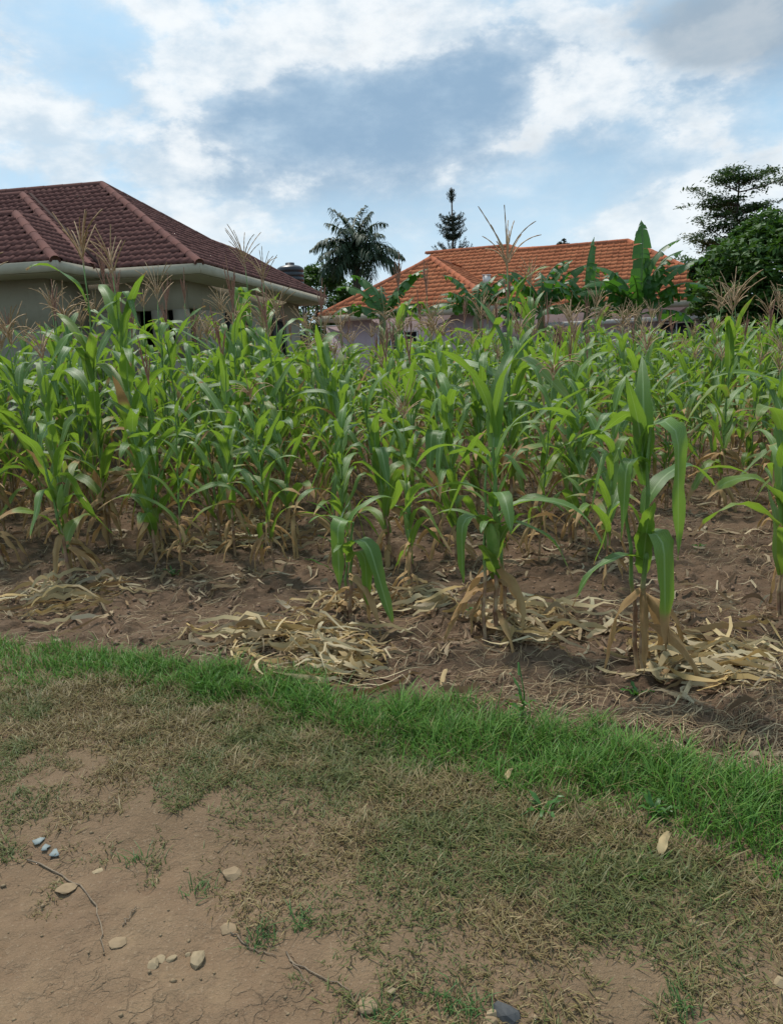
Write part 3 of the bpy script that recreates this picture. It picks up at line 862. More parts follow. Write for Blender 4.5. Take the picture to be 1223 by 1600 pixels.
def plant_parts(seed, H_, stalks=1, nl=10, droop=1.0, tassel=None, ear=True, ndry=4, joined=False, hero=None, Ls=1.0):
    """list of (name, mesh) in plant coordinates"""
    rs = RS(seed); pr = random.Random(seed)
    parts = []; joinL = MB()
    sm = MB(); tops = []
    for k in range(stalks):
        b = np.array([0, 0, 0.0]) if k == 0 else np.array([rs.uniform(-.07, .07), rs.uniform(-.07, .07), 0])
        ln = rs.uniform(-.09, .09, 2)
        hh = H_ * (1 if k == 0 else rs.uniform(.78, 1.0))
        top = stalk_geo(sm, hh * .88, b, ln, rs, .36, .0135 if k == 0 else .011)
        tops.append((b, ln, hh, top))
    parts.append(('stalk', sm.mesh('stalk', M_stalk), None))
    def emit(fn):
        if joined: fn(joinL)
        else:
            mb = MB(); fn(mb); parts.append(('leaf', mb.mesh('leaf', M_leaf), None))
    if hero:
        for (z, az, L, W, t0, t1, p, dry, tip, tw) in hero:
            emit(lambda mb: leaf_geo(mb, (0, 0, z), az, L, W, t0, t1, p, dry, tip, twist=tw, rs=pr, n=14, curl=.7 if dry > .7 else 0, wave=.012 if dry > .7 else .006))
    else:
        for k, (b, ln, hh, top) in enumerate(tops):
            az0 = rs.uniform(0, 360)
            m = nl if k == 0 else int(nl * .7)
            for i in range(m):
                f = .20 + .68 * i / (m - 1)
                z = f * hh
                org = b + np.array([ln[0] * (f / .88) ** 1.5, ln[1] * (f / .88) ** 1.5, z])
                az = az0 + 180 * i + rs.uniform(-38, 38)
                L = hh ** .5 * Ls * rs.uniform(.44, .66) * (1 - .42 * max(0, f - .55) / .3)
                t0 = rs.uniform(58, 80); t1 = rs.uniform(-85, -30) * droop
                if f > .74: t0 = rs.uniform(66, 86); t1 = rs.uniform(-80, 35)
                if rs.rand() < .15: t1 = rs.uniform(20, 60)
                pw = rs.uniform(.75, 1.7)
                if t1 < -40 and rs.rand() < .55: pw = -rs.uniform(.2, .5)
                tip = rs.uniform(.12, .45) if (f < .48 and rs.rand() < .65) else (rs.uniform(.05, .14) if rs.rand() < .6 else 0)
                dry = rs.uniform(.12, .36) if f < .45 or rs.rand() < .18 else (rs.uniform(0, .14))
                emit(lambda mb: leaf_geo(mb, org, az, L, rs.uniform(.060, .098) * (.9 + .12 * hh), t0, t1, pw, dry, tip, twist=rs.uniform(-.9, .9), wave=rs.uniform(.005, .014), rs=pr, n=12 if not joined else 8, across=5 if not joined else 3, side=rs.uniform(-.4, .4)))
    for i in range(ndry):
        b, ln, hh, top = tops[i % len(tops)]
        z = rs.uniform(.07, .34) * hh
        az = rs.uniform(0, 360)
        emit(lambda mb: leaf_geo(mb, b + np.array([0, 0, z]), az, rs.uniform(.25, .55), rs.uniform(.035, .07), rs.uniform(10, 65), rs.uniform(-92, -75), rs.uniform(.3, .6), 1.0, 0, wave=.012, twist=rs.uniform(-2, 2), rs=pr, n=10 if not joined else 7, across=5 if not joined else 3, curl=.9))
    if joined: parts.append(('leaves', joinL.mesh('leaves', M_leaf), 'stuff'))
    if tassel:
        for b, ln, hh, top in tops[:1]:
            tb = tassel_geo(rs, tassel, rs.uniform(1.15, 1.45))
            st = MB(); st.tube([top, top + np.array([0, 0, .06]), top + np.array([0, 0, hh * .17])], [.006, .005, .004], 5, dry=.3)
            me = MB()
            for v, f in ((tb, None),):
                tb.V = [x + top + np.array([0, 0, hh * .15]) for x in tb.V]
            parts.append(('tassel', tb.mesh('tassel', M_tassel_purple if tassel == 'spike' else M_tassel_tan), None))
            parts.append(('tassel_stem', st.mesh('tassel_stem', M_stalk), None))
    if ear:
        mh, ms = MB(), MB()
        az = rs.uniform(0, 6.28) if ear is True else ear
        zf = rs.uniform(.38, .5) if ear is True else .33
        ear_geo(mh, ms, (.02 * math.cos(az), .02 * math.sin(az), zf * H_), az, rs, .19 if ear is True else .22, .025 if ear is True else .031)
        parts.append(('cob', mh.mesh('cob', M_husk), None)); parts.append(('silk', ms.mesh('silk', M_silk), 'sub'))
    return parts

def put_plant(parts, x, y, rz, sc, label, group, name='maize_plant'):
    z = float(hgt(x, y))
    r = tag(empty(name, (x, y, z - .01), rz), label, 'maize plant', group)
    tl = random.Random(int(abs(x) * 9973 + y * 7919))
    r.rotation_euler = (tl.uniform(-.07, .07), tl.uniform(-.07, .07), rz)
    r.scale = (sc, sc, sc) if np.isscalar(sc) else sc
    last = None
    for nm, me, k in parts:
        o = link(nm, me, last if k == 'sub' else r)
        if k == 'stuff': o['kind'] = 'stuff'
        last = o
    return r

# ------------------------------------------------------------------ maize: front row, one by one
GRP = 'maize plants along the front of the field'
def base(px, py): return ground(px, py, .02)
hero1 = [(.98, -42, .76, .112, 80, -89, -.22, 0, .0, .35), (.62, -68, .60, .105, 45, -88, -.16, 0.0, .42, -.15), (.84, 212, .50, .085, 78, -85, -.30, 0, 0, .3),
         (.64, 172, .46, .085, 70, -72, -.35, 0, .06, .4), (.55, 268, .30, .08, 78, 40, 1.2, .22, 0, .3), (.46, 262, .30, .07, 80, 55, 1, .15, .0, 0),
         (.90, 150, .40, .085, 86, -40, -.6, 0, 0, .8), (.92, 75, .48, .085, 86, 30, 1.8, 0, 0, -.5), (.72, 30, .55, .08, 70, -60, 1, 0, 0, .2), (.9, 220, .42, .08, 84, 60, 1, 0, 0, 0),
         (.52, 196, .42, .075, 40, -75, .8, 0, .15, .4),
         (.40, 190, .42, .05, 15, -92, .35, 1, 0, 1.0), (.34, 20, .40, .05, 30, -92, .5, 1, 0, .8), (.24, -30, .42, .06, 20, -85, .5, 1, 0, 1.2), (.38, 255, .36, .045, 5, -92, .3, 1, 0, .5)]
hero2 = [(.70, 186, .55, .075, 42, -60, 1.0, 0, .0, .2), (.56, 214, .52, .115, 28, -90, -.38, 0, .0, .2), (.60, -10, .66, .095, 45, -78, 1.0, 0, .06, .3), (.56, -30, .52, .08, 30, -80, .8, .05, .2, -.3),
         (.80, 172, .50, .08, 72, -60, 1.1, 0, 0, .4), (.85, 14, .60, .085, 78, -40, 1.3, 0, 0, -.4), (.95, 60, .62, .085, 84, 20, 1.4, 0, 0, .6), (1.0, 200, .55, .08, 84, 10, 1.5, 0, 0, .4),
         (1.02, 320, .60, .085, 85, 15, 1.5, 0, 0, .5), (.44, 250, .40, .085, 78, -40, 1.2, .05, 0, .2), (.40, 300, .38, .08, 74, 10, 1.2, .1, .1, 0), (.66, 275, .45, .09, 80, -80, .7, 0, 0, .2),
         (.30, 240, .30, .08, 70, 20, 1, .12, .1, 0), (.34, 165, .34, .06, 40, -92, .4, 1, 0, .8), (.30, 20, .34, .05, 20, -92, .4, 1, 0, .8), (.26, 200, .30, .05, 30, -92, .4, 1, 0, 1.4), (.36, 70, .4, .05, 30, -92, .4, 1, 0, 1)]
hero3 = [(.56, 235, .46, .105, 40, -91, -.16, 0, 0, .1), (.42, -42, .62, .11, 48, -68, -.20, 0, .10, .2), (.34, -50, .46, .085, 50, -85, -.30, .05, .1, .2), (.52, 20, .34, .06, 80, -20, 1, .1, 0, .2),
         (.36, 250, .26, .06, 76, -30, 1, .15, 0, .2), (.48, 160, .30, .05, 78, -50, 1, .1, 0, 0), (.26, -60, .5, .05, 30, -80, .6, 1, 0, 1.0), (.20, 170, .34, .045, 20, -90, .4, 1, 0, 1.2), (.28, 320, .34, .045, 10, -92, .4, 1, 0, .6)]
fronts = [
    # px, py of the foot, height, kwargs, label
    (1003, 1050, 1.22, dict(stalks=2, hero=hero1, ear=False, ndry=3), 'two-stalked maize plant with one huge drooping leaf, foremost at the right'),
    (775, 990, 1.22, dict(stalks=3, hero=hero2, ear=4.4, ndry=5), 'maize plant with a fat green cob low between its three stalks'),
    (547, 962, .62, dict(stalks=2, hero=hero3, ear=False, ndry=2), 'short thin maize plant beside the biggest heap of dry leaves'),
    (112, 905, 1.02, dict(stalks=1, nl=7, ear=True, ndry=5), 'maize plant with a bent dry leaf and a pale cob, left end of front row'),
    (246, 880, 1.08, dict(stalks=1, nl=9, ear=False, ndry=4), 'bright green maize plant standing clear on bare soil, second from the left in front'),
    (338, 845, 1.20, dict(stalks=2, nl=9, ear=True, ndry=4), 'broad two-stalked maize plant between the clear-standing one and the dry arching leaf'),
    (462, 850, 1.12, dict(stalks=1, nl=9, ear=False, ndry=7), 'maize plant with a long arching dry leaf at its left foot'),
    (610, 868, 1.22, dict(stalks=2, nl=10, ear=True, ndry=6), 'leafy maize plant right behind the short thin one'),
    (690, 860, 1.25, dict(stalks=1, nl=9, ear=True, ndry=4), 'maize plant behind and left of the plant with the fat cob'),
    (890, 850, 1.32, dict(stalks=2, nl=10, ear=True, ndry=5, tassel=None), 'maize plant between the fat-cob plant and the huge-leafed one'),
    (1222, 962, 1.08, dict(stalks=2, nl=9, ear=False, ndry=5), 'maize plant cut by the right edge of the photo, long leaves reaching left'),
    (5, 880, .95, dict(stalks=1, nl=7, ear=False, ndry=6), 'maize plant with brown lower leaves cut by the left edge of the photo'),
]
for k, (px, py, hh, kw, lab) in enumerate(fronts):
    g = base(px, py)
    put_plant(plant_parts(100 + k, hh, **kw), g[0], g[1], 0.0, 1.0, lab, GRP)
placed = [tuple(base(p[0], p[1])) for p in fronts]

# --- the stand behind: rows of hills; each plant an object
protoN = [plant_parts(300 + k, 1.85, stalks=1 + (k % 3 == 0), nl=10 + k % 3, tassel=[None, 'open', 'spike', None, 'open', 'droop', 'spike', None][k % 8], ear=(k % 2 == 0), ndry=10, droop=[1, .9, 1.05][k % 3], Ls=1.12) for k in range(10)]
protoF = [plant_parts(400 + k, 2.0, stalks=1 + (k % 2 == 0), nl=11, tassel=['open', 'spike', 'open', 'droop', 'open', 'spike', 'open', None][k % 8], ear=False, ndry=5, joined=True, Ls=1.1) for k in range(10)]
TN = [None, 'open', 'spike', None, 'open', 'droop', 'spike', None, None, 'open']
rr = RS(12)
spots = []
y = 4.35
row = 0
while y < 19.5:
    half = y * .62 + .8
    x = -half + rr.uniform(0, .4)
    while x < half:
        xx, yy = x + rr.uniform(-.10, .10), y + rr.uniform(-.14, .14)
        x += rr.uniform(.37, .58) * (1.1 if y < 6.5 else (1 if y < 9 else 1.15))
        if yy < yF(xx) + 1.22 + .25 * rr.rand(): continue
        if min((xx - a) ** 2 + (yy - b) ** 2 for a, b in placed) < .28 ** 2: continue
        # not into the houses
        d = np.array([xx, yy, 0]) - H.A
        uu, vv = d @ H.u, d @ H.v
        if uu > -.3 and vv > -.5 or (uu > 1.4 and vv > -1.6): continue
        # bare lane at the right, where the soil shows between rows
        if .9 < xx - .17 * yy < 1.7 and 3.8 < yy < 6.6 and rr.rand() < .75: continue
        spots.append((xx, yy, row))
    y += .58 if y < 9 else .74
    row += 1
spots.sort(key=lambda p: p[1])
print('maize spots', len(spots))
def zone_of(x, y):
    px, _, _ = project((x, y, 1.2))
    return px
def height_at(x, y):
    return np.interp(y, [3.6, 4.6, 6, 8, 11, 18], [1.1, 1.15, 1.32, 1.46, 1.5, 1.52])
ncls = {}
rank = {}
for x, y, w in sorted(spots):
    if 0 <= project((x, y, .8))[0] <= 1223 and w < 4:
        rank[(x, y)] = (w, sum(1 for q in rank.values() if q[0] == w))
ORD = ['first', 'second', 'third', 'fourth', 'fifth', 'sixth', 'seventh', 'eighth', 'ninth', 'tenth', 'eleventh', 'twelfth', 'thirteenth', 'fourteenth', 'fifteenth', 'sixteenth', 'seventeenth', 'eighteenth']
for k, (x, y, row_) in enumerate(spots[:288]):
    px = zone_of(x, y)
    where = 'before the brown-roofed house' if px < 505 else ('below the palm' if px < 640 else ('before the orange-roofed house' if px < 1090 else 'before the dark tree'))
    hh = height_at(x, y) * (1 + .23 * float(1 - sstep(px, 330, 560)) * float(sstep(y, 4.5, 7)) + .09 * float(sstep(px, 450, 700)) * float(sstep(y, 6.5, 10))) * rr.uniform(.86, 1.1) * (rr.uniform(1.18, 1.42) if rr.rand() < .12 else 1)
    if 1030 < px < 1180 and y > 6.5: hh *= .84
    if y < 7.3:
        j = rr.randint(10); pp = protoN[j]; h0 = 1.85; tt = TN[j]
    else:
        j = rr.randint(10); pp = protoF[j]; h0 = 2.0; tt = ['open', 'spike', 'open', 'droop', 'open', 'spike', 'open', None, 'open', 'spike'][j]
    td = {None: 'leafy tasselless maize plant', 'open': 'maize plant with open tan tassel', 'spike': 'maize plant with narrow reddish tassel', 'droop': 'maize plant with drooping tan tassel'}[tt]
    if (x, y) in rank:
        w, i = rank[(x, y)]
        lab = f'{td}, {ORD[i]} from the left in the {ORD[w + 1]} row'
        grp = 'maize plants in the rows behind the front ones'
    else:
        band = 'in the middle rows' if y < 7.3 else 'in the back rows'
        lab = f'{td} {band}, {where}'
        grp = f'maize: {lab}'
    put_plant(pp, x, y, rr.uniform(0, 6.28), hh / h0, lab, grp)
# what is left far back is one mass
rest = spots[288:]
if rest:
    mb = MB()
    src = []
    for pp in protoF[:4]:
        me = pp[1][1]
        v = np.empty(len(me.vertices) * 3, np.float32); me.vertices.foreach_get('co', v)
        f = np.empty(len(me.loops), np.int32); me.loops.foreach_get('vertex_index', f)
        dd = np.empty(len(me.vertices), np.float32); me.attributes['dry'].data.foreach_get('value', dd)
        src.append((v.reshape(-1, 3), f.reshape(-1, 4), dd))
    for x, y, _w in rest:
        v, f, dd = src[rr.randint(4)]
        a = rr.uniform(0, 6.28); c, s = math.cos(a), math.sin(a); sc = rr.uniform(.85, 1.1) * height_at(x, y) * (1 + .08 * float(sstep(x / max(y, 1), -.12, .06))) / 2.0
        mb.add(v @ np.array([[c, s, 0], [-s, c, 0], [0, 0, 1]]) * sc + np.array([x, y, 0]), f, np.full((len(v), 2), .3), dd)
    tag(link('far_maize_stand', mb.mesh('far_maize_stand', M_leaf)), 'farthest green maize of the field standing by the houses', 'maize', kind='stuff')

# ------------------------------------------------------------------ bananas
def banana_leaf(mb, org, az, L, W, th0, th1, p, rs, torn=.8):
    n = 20
    s = np.linspace(0, 1, n)
    th = np.radians(th0 + (th1 - th0) * s ** p); a = math.radians(az)
    d = np.stack([math.cos(a) * np.cos(th), math.sin(a) * np.cos(th), np.sin(th)], 1)
    P = np.concatenate([[np.zeros(3)], np.cumsum((d[:-1] + d[1:]) / 2 * L / (n - 1), 0)]) + np.asarray(org)
    Bn = np.array([-math.sin(a), math.cos(a), 0]); Nn = np.cross(d, Bn)
    mb.tube(P, np.linspace(.022, .006, n), 5, dry=.25)
    w = W / 2 * np.clip((s - .14) / .12, 0, 1) ** .6 * np.clip(1 - ((s - .2) / .8).clip(0) ** 3.2, 0, 1) ** .7
    for sg in (-1, 1):
        i = 2
        while i < n - 1:
            k = min(n - 1 - i, 1 + (rs.randint(1, 4) if rs.rand() > torn else 0))
            dr = rs.uniform(-.2, .5) + (.8 * rs.rand() if rs.rand() < torn else 0)
            V = []; uv = []
            for m in range(i, i + k + 1):
                sh = -.010 * (m == i + k)
                e = (Bn * sg * math.cos(dr) - Nn[m] * math.sin(dr))
                V += [P[m], P[m] + e * w[m] * .5 + Nn[m] * .06 * w[m], P[m] + e * w[m] * (1 - rs.uniform(0, .06)) + d[m] * sh - Nn[m] * dr * .2 * w[m]]
                uv += [(.5, s[m]), (.5 + sg * .25, s[m]), (.5 + sg * .5, s[m])]
            Fq = []
            for m in range(k):
                Fq += [(3 * m, 3 * m + 1, 3 * m + 4, 3 * m + 3), (3 * m + 1, 3 * m + 2, 3 * m + 5, 3 * m + 4)]
            mb.add(V, Fq, uv, np.full(len(V), rs.uniform(0, .12)))
            i += k
bananas = [
    (915, 560, 19.0, [(.1, 82, 1.9, .5), (175, 66, 1.2, .4), (20, 60, 1.5, .5), (200, 40, 1.3, .42), (60, 75, 1.4, .45), (185, 15, 1.4, .44), (-5, 12, 1.3, .44), (-40, 30, 1.2, .4), (8, 46, 1.7, .44), (182, 50, 1.7, .44)], 2.05, 'banana plant with two upright leaves before the orange roof, left of the tallest one'),
    (995, 560, 18.0, [(100, 86, 2.0, .5), (12, 55, 1.9, .45), (-8, 34, 1.7, .46), (-30, 20, 1.5, .42), (170, 46, 1.5, .42), (190, 26, 1.6, .44), (205, 20, 1.3, .4), (35, 78, 1.5, .45), (250, 60, 1.2, .4), (178, 4, 1.4, .42), (-12, 0, 1.4, .42), (5, 64, 1.9, .46), (-18, 48, 1.9, .46), (168, 62, 1.8, .44), (186, 44, 1.8, .44), (-2, 76, 1.9, .44)], 2.05, 'tallest banana plant with torn spreading leaves before the right end of the orange roof'),
    (745, 560, 20.0, [(10, 62, 1.8, .5), (160, 50, 1.2, .42), (-20, 40, 1.4, .42), (60, 70, 1.2, .4), (185, 20, 1.4, .44), (-5, 10, 1.5, .44), (20, 74, 1.3, .4), (200, 55, 1.3, .42), (-8, 50, 1.7, .44), (172, 62, 1.5, .42)], 2.2, 'banana plant below the white roof vent'),
    (845, 555, 19.5, [(5, 66, 1.5, .46), (30, 45, 1.5, .42), (170, 30, 1.3, .42), (190, 20, 1.3, .4), (90, 74, 1.2, .4), (-15, 20, 1.3, .4), (12, 76, 1.5, .42), (165, 60, 1.3, .4), (182, 6, 1.5, .42), (0, 52, 1.7, .44), (195, 48, 1.6, .42), (20, 34, 1.6, .42)], 2.25, 'low bushy banana plant in the middle of the orange-roofed house'),
    (600, 560, 18.5, [(8, 58, 1.6, .42), (150, 66, 1.5, .42), (175, 30, 1.2, .4), (-10, 24, 1.4, .42), (90, 70, 1.0, .4), (188, 14, 1.4, .44), (30, 60, 1.4, .42), (12, 5, 1.4, .42), (-6, 52, 1.6, .42), (168, 50, 1.5, .42)], 2.2, 'banana plant at the left corner of the orange-roofed house'),
]
for k, (px, py, Y, lv, hs, lab) in enumerate(bananas):
    rs = RS(60 + k)
    g = at_depth(px, py, Y)
    r = tag(empty('banana_plant', (g[0], g[1], float(hgt(g[0], g[1])) - .02)), lab, 'banana plant', 'banana plants in front of the orange-roofed house')
    mb = MB(); mb.tube([(0, 0, 0), (.02, 0, hs * .5), (.0, .02, hs), (.01, .02, hs + .25)], [.13, .11, .085, .05], 9); link('stem', mb.mesh('stem', M_banana_stem), r)
    for (az, t0, L, W) in lv:
        mb = MB(); banana_leaf(mb, (.02, 0, hs + rs.uniform(0, .2)), az + rs.uniform(-12, 12), L, W, t0 + 14, t0 - rs.uniform(45, 85) if t0 < 78 else t0 - 14, 1.7, rs)
        link('leaf', mb.mesh('leaf', M_banana), r)

# ------------------------------------------------------------------ trees
def leaf_cloud(mb, C, sz, rs, n_each=1, flat=0.0, aspect=2.2):
    """leaf-sized bent diamonds at the points C"""
    m = len(C)
    d = rs.normal(size=(m, 3)); d[:, 2] *= (1 - flat); d /= np.linalg.norm(d, axis=1)[:, None]
    nrm = rs.normal(size=(m, 3)); nrm[:, 2] = np.abs(nrm[:, 2]) + .6 + flat * 2
    s = np.cross(nrm, d); s /= np.linalg.norm(s, axis=1)[:, None] + 1e-9
    nn = np.cross(d, s)
    L = sz * rs.uniform(.7, 1.3, m)[:, None]; W = L / aspect
    V = np.stack([C - d * L / 2, C + s * W / 2 + nn * L * .08, C + d * L / 2, C - s * W / 2 + nn * L * .08], 1).reshape(-1, 3)
    F = np.arange(4 * m).reshape(-1, 4)
    mb.add(V, F, np.full((4 * m, 2), .3), np.zeros(4 * m))
def limb(mb, P, r0, r1, sides=7):
    P = np.asarray(P, float)
    mb.tube(P, np.linspace(r0, r1, len(P)), sides)

# broad dark tree at the right
def clump_tree(name, px, Y, py_top, rx, rz, n_cl, leaves, lab, mat, leaf=.16, seed=0, lowest=.6, group=None, cat='tree', ry=None):
    rs = RS(seed)
    top = at_depth(px, py_top, Y)
    r = tag(empty(name, (top[0], Y, 0)), lab, cat, group)
    H_ = top[2]; zc = H_ - rz
    tb = MB(); limb(tb, [(0, 0, -.1), (.05, 0, zc * .5), (-.05, .05, zc), (0, 0, H_ - rz * .4)], .04 * H_ + .02, .02)
    cr = MB(); pts = []
    ry = ry or rx
    for k in range(n_cl):
        d = rs.normal(size=3); d /= np.linalg.norm(d)
        q = rs.uniform(.45, 1.0) ** .5
        c = np.array([d[0] * rx * q, d[1] * ry * q, zc + d[2] * rz * q])
        if c[2] < lowest: c[2] = lowest + rs.rand() * .5
        if k < 14: limb(tb, [(0, 0, zc * .55 + .03 * k), (c * np.array([.5, .5, 1]) + np.array([0, 0, -.25 * rz])), c], .035, .008, 5)
        cs = rs.uniform(.16, .34) * rx
        m = int(leaves / n_cl * rs.uniform(.6, 1.5))
        e = rs.normal(size=(m, 3)); e /= np.linalg.norm(e, axis=1)[:, None]
        pts.append(c + e * (rs.uniform(.3, 1.0, m)[:, None] ** .6) * np.array([cs, cs, cs * .62]))
    leaf_cloud(cr, np.concatenate(pts), leaf, rs, flat=.35)
    link('trunk', tb.mesh('trunk', M_bark), r); link('crown', cr.mesh('crown', mat, False), r)
    return r
clump_tree('broad_tree', 1245, 22.0, 330, 2.4, 2.4, 170, 36000, 'dark dense broad-leaved tree beside the right end of the orange roof', M_tree_a, .22, 3, .4)
clump_tree('broad_tree', 1130, 26.5, 378, 1.05, 1.25, 40, 6500, 'smaller bright-edged leafy bush tree leaning over the lilac house corner', M_tree_a, .19, 5, .5)
clump_tree('dark_tree', 492, 42.0, 404, 2.3, 2.8, 60, 8000, 'dark dense tree behind the black water tank, left of the palm', M_tree_a, .26, 8, 1.0)
clump_tree('dark_tree', 520, 47.0, 425, 2.4, 2.8, 40, 5000, 'lower dark tree standing right behind the palm trunk', M_tree_a, .28, 9, 1.0)
for k, (px, py, Y, rx, rz) in enumerate([(1100, 398, 75, 3.5, 3.5), (1050, 408, 80, 4, 3.5), (1000, 415, 90, 6, 4)]):
    clump_tree('distant_tree', px, Y, py, rx, rz, 40, 3500, ['distant tree peeping between orange roof and dark tree', 'distant tree just above the right hip of the orange roof', 'distant tree hidden mostly by the orange roof'][k], M_tree_a, .45, 20 + k, .5, 'distant trees behind the orange roof')

# tall layered tree
def layered_tree():
    Y = 29.0; top = at_depth(1155, 262, Y); rs = RS(31)
    r = tag(empty('layered_tree', (top[0], Y, 0)), 'tall tree with flat layered branches above the dark broad tree', 'tree')
    H_ = top[2]
    tb, cr = MB(), MB()
    limb(tb, [(0, 0, -.1), (.05, 0, H_ * .4), (-.02, 0, H_ * .7), (.0, 0, H_ * .97)], .13, .02)
    def px2(px, py):
        p = at_depth(px, py, Y); return p - np.array([top[0], Y, 0])
    tiers = [((1155, 300), (1108, 284), .35), ((1155, 322), (1072, 297), .4), ((1155, 335), (1085, 318), .45), ((1155, 345), (1100, 338), .4), ((1155, 330), (1215, 310), .45), ((1155, 300), (1205, 288), .4),
             ((1155, 280), (1218, 262), .3), ((1155, 385), (1070, 350), .5), ((1155, 392), (1085, 365), .5), ((1155, 395), (1062, 378), .5), ((1155, 392), (1110, 382), .5), ((1155, 350), (1190, 340), .45), ((1155, 290), (1150, 264), .35),
             ((1155, 290), (1130, 272), .3), ((1155, 290), (1175, 278), .3), ((1155, 370), (1115, 356), .5), ((1155, 390), (1225, 350), .5), ((1155, 320), (1120, 310), .5)]
    pts = []
    for (a, b, wd) in tiers:
        for dep in ((0, 1) if wd > .42 else (0,)):
            A, B = px2(*a), px2(*b)
            B = B + np.array([0, rs.uniform(-1.2, 1.2), 0]) if dep == 0 else A + (B - A) * rs.uniform(.5, .8) * np.array([rs.uniform(-.3, .7), 0, .6]) + np.array([0, rs.uniform(-1.6, 1.6), 0])
            mid = (A + B) / 2 + np.array([0, 0, -.05])
            limb(tb, [A, mid, B], .03, .008, 5)
            for k in range(11):
                f = rs.uniform(.3, 1.05); c = A + (B - A) * f + rs.normal(size=3) * np.array([.16, .25, .05])
                m = 40
                pts.append(c + rs.normal(size=(m, 3)) * np.array([.16, .22, .045]))
    leaf_cloud(cr, np.concatenate(pts), .135, rs, flat=.6)
    link('trunk', tb.mesh('trunk', M_bark), r); link('crown', cr.mesh('crown', M_tree_b, False), r)
layered_tree()

# palm
def palm():
    Y = 40.0; rs = RS(17)
    c = at_depth(556, 415, Y)
    r = tag(empty('palm_tree', (c[0], Y, 0)), 'tall feathery palm with drooping fronds between the two houses', 'palm tree')
    h = c[2]
    tb = MB(); limb(tb, [(0, 0, -.1), (.03, 0, h * .5), (0, 0, h)], .24, .2, 10); link('trunk', tb.mesh('trunk', M_bark), r)
    nf = 34
    for k in range(nf):
        az = 360 * k * .618 + rs.uniform(-15, 15)
        t0 = 88 - 66 * (k / nf) + rs.uniform(-6, 6)
        L = rs.uniform(2.15, 2.8)
        t1 = t0 - rs.uniform(45, 75) if k < 5 else t0 - rs.uniform(80, 120)
        n = 24; s = np.linspace(0, 1, n); th = np.radians(t0 + (t1 - t0) * s ** 1.25); a = math.radians(az)
        d = np.stack([math.cos(a) * np.cos(th), math.sin(a) * np.cos(th), np.sin(th)], 1)
        P = np.cumsum(d * L / n, 0) + np.array([0, 0, h - .1 + .5 * (1 - k / nf)])
        mb = MB(); mb.tube(P, np.linspace(.035, .01, n), 4, dry=0)
        Bn = np.array([-math.sin(a), math.cos(a), 0])
        VV, n0 = [], 0
        for i in range(3, n):
            for m in range(2):
                for sg in (-1, 1):
                    pl = P[i] + d[i] * rs.uniform(0, L / n)
                    ln = .85 * math.sin(math.pi * (.18 + .78 * s[i])) ** .7 * rs.uniform(.8, 1.1)
                    e = Bn * sg * rs.uniform(.55, .9) + d[i] * .55 + np.array([0, 0, rs.uniform(-.5, .15)]); e /= np.linalg.norm(e)
                    q1 = pl + e * ln * .5; q2 = q1 + (e * .6 + np.array([0, 0, -.85])) * ln * .5
                    wd = np.cross(e, [0, 0, 1]) ; wd /= np.linalg.norm(wd) + 1e-6; wd *= .034
                    VV += [pl - wd, pl + wd, q1 - wd, q1 + wd, q2 - wd * .3, q2 + wd * .3]
        VV = np.array(VV); m = len(VV) // 6
        b6 = np.arange(m)[:, None] * 6
        Fq = np.concatenate([b6 + np.array([[0, 1, 3, 2]]), b6 + np.array([[2, 3, 5, 4]])])
        mb.add(VV, Fq, np.full((len(VV), 2), .3), np.zeros(len(VV)))
        link('frond', mb.mesh('frond', M_palm), r)
palm()

# tiered pine and its neighbours behind the orange roof
def tier_pine():
    Y = 52.0; rs = RS(23); top = at_depth(705, 297, Y)
    r = tag(empty('tiered_pine', (top[0], Y, 0)), 'slim bare-stemmed pine with three tufts of branches behind the orange roof', 'pine tree')
    tb = MB(); limb(tb, [(0, 0, -.1), (.03, 0, top[2] * .5), (.0, 0, top[2] + .15)], .14, .04, 7); link('trunk', tb.mesh('trunk', M_bark), r)
    def tuft(zs, rads, up):
        mb = MB(); pts = []
        for z, rd in zip(zs, rads):
            nb = 9 if rads[0] > .2 else 6
            for k in range(nb):
                a = 6.283 * k / nb + rs.uniform(-.2, .2); L = rd * rs.uniform(.8, 1.1)
                s = np.linspace(0, 1, 9)
                P = np.stack([np.cos(a) * L * s, np.sin(a) * L * s, z + up * L * s ** 1.7 - .12 * L * np.sin(s * 3.1)], 1)
                limb(mb, P, .022, .006, 4)
                for q in np.linspace(.15, 1, 5 if rads[0] < .2 else 14):
                    c = np.array([np.interp(q, s, P[:, j]) for j in range(3)])
                    pts.append(c + rs.normal(size=(7 if rads[0] > .2 else 3, 3)) * np.array([.045, .045, .06]))
        leaf_cloud(mb, np.concatenate(pts), .16, rs, aspect=4)
        link('branch_tuft', mb.mesh('branch_tuft', M_pine, False), r)
    def z(py): return at_depth(705, py, Y)[2]
    tuft([z(300), z(305), z(310), z(314)], [.12, .20, .30, .16], 1.0)
    tuft([z(342), z(350), z(358), z(367), z(372)], [.75, .85, .95, .9, .6], .35)
    tuft([z(392), z(402), z(412)], [1.1, 1.35, 1.5], .55)
tier_pine()
for k, (px, py, Y, rx) in enumerate([(836, 384, 60, .7), (879, 375, 60, .55)]):
    clump_tree('treetop', px, Y, py, rx, rx * .9, 14, 420, ['fine tree top showing over the dip of the orange ridge', 'small tree top showing above the orange ridge, right of the dip'][k], M_pine, .2, 40 + k, .5)

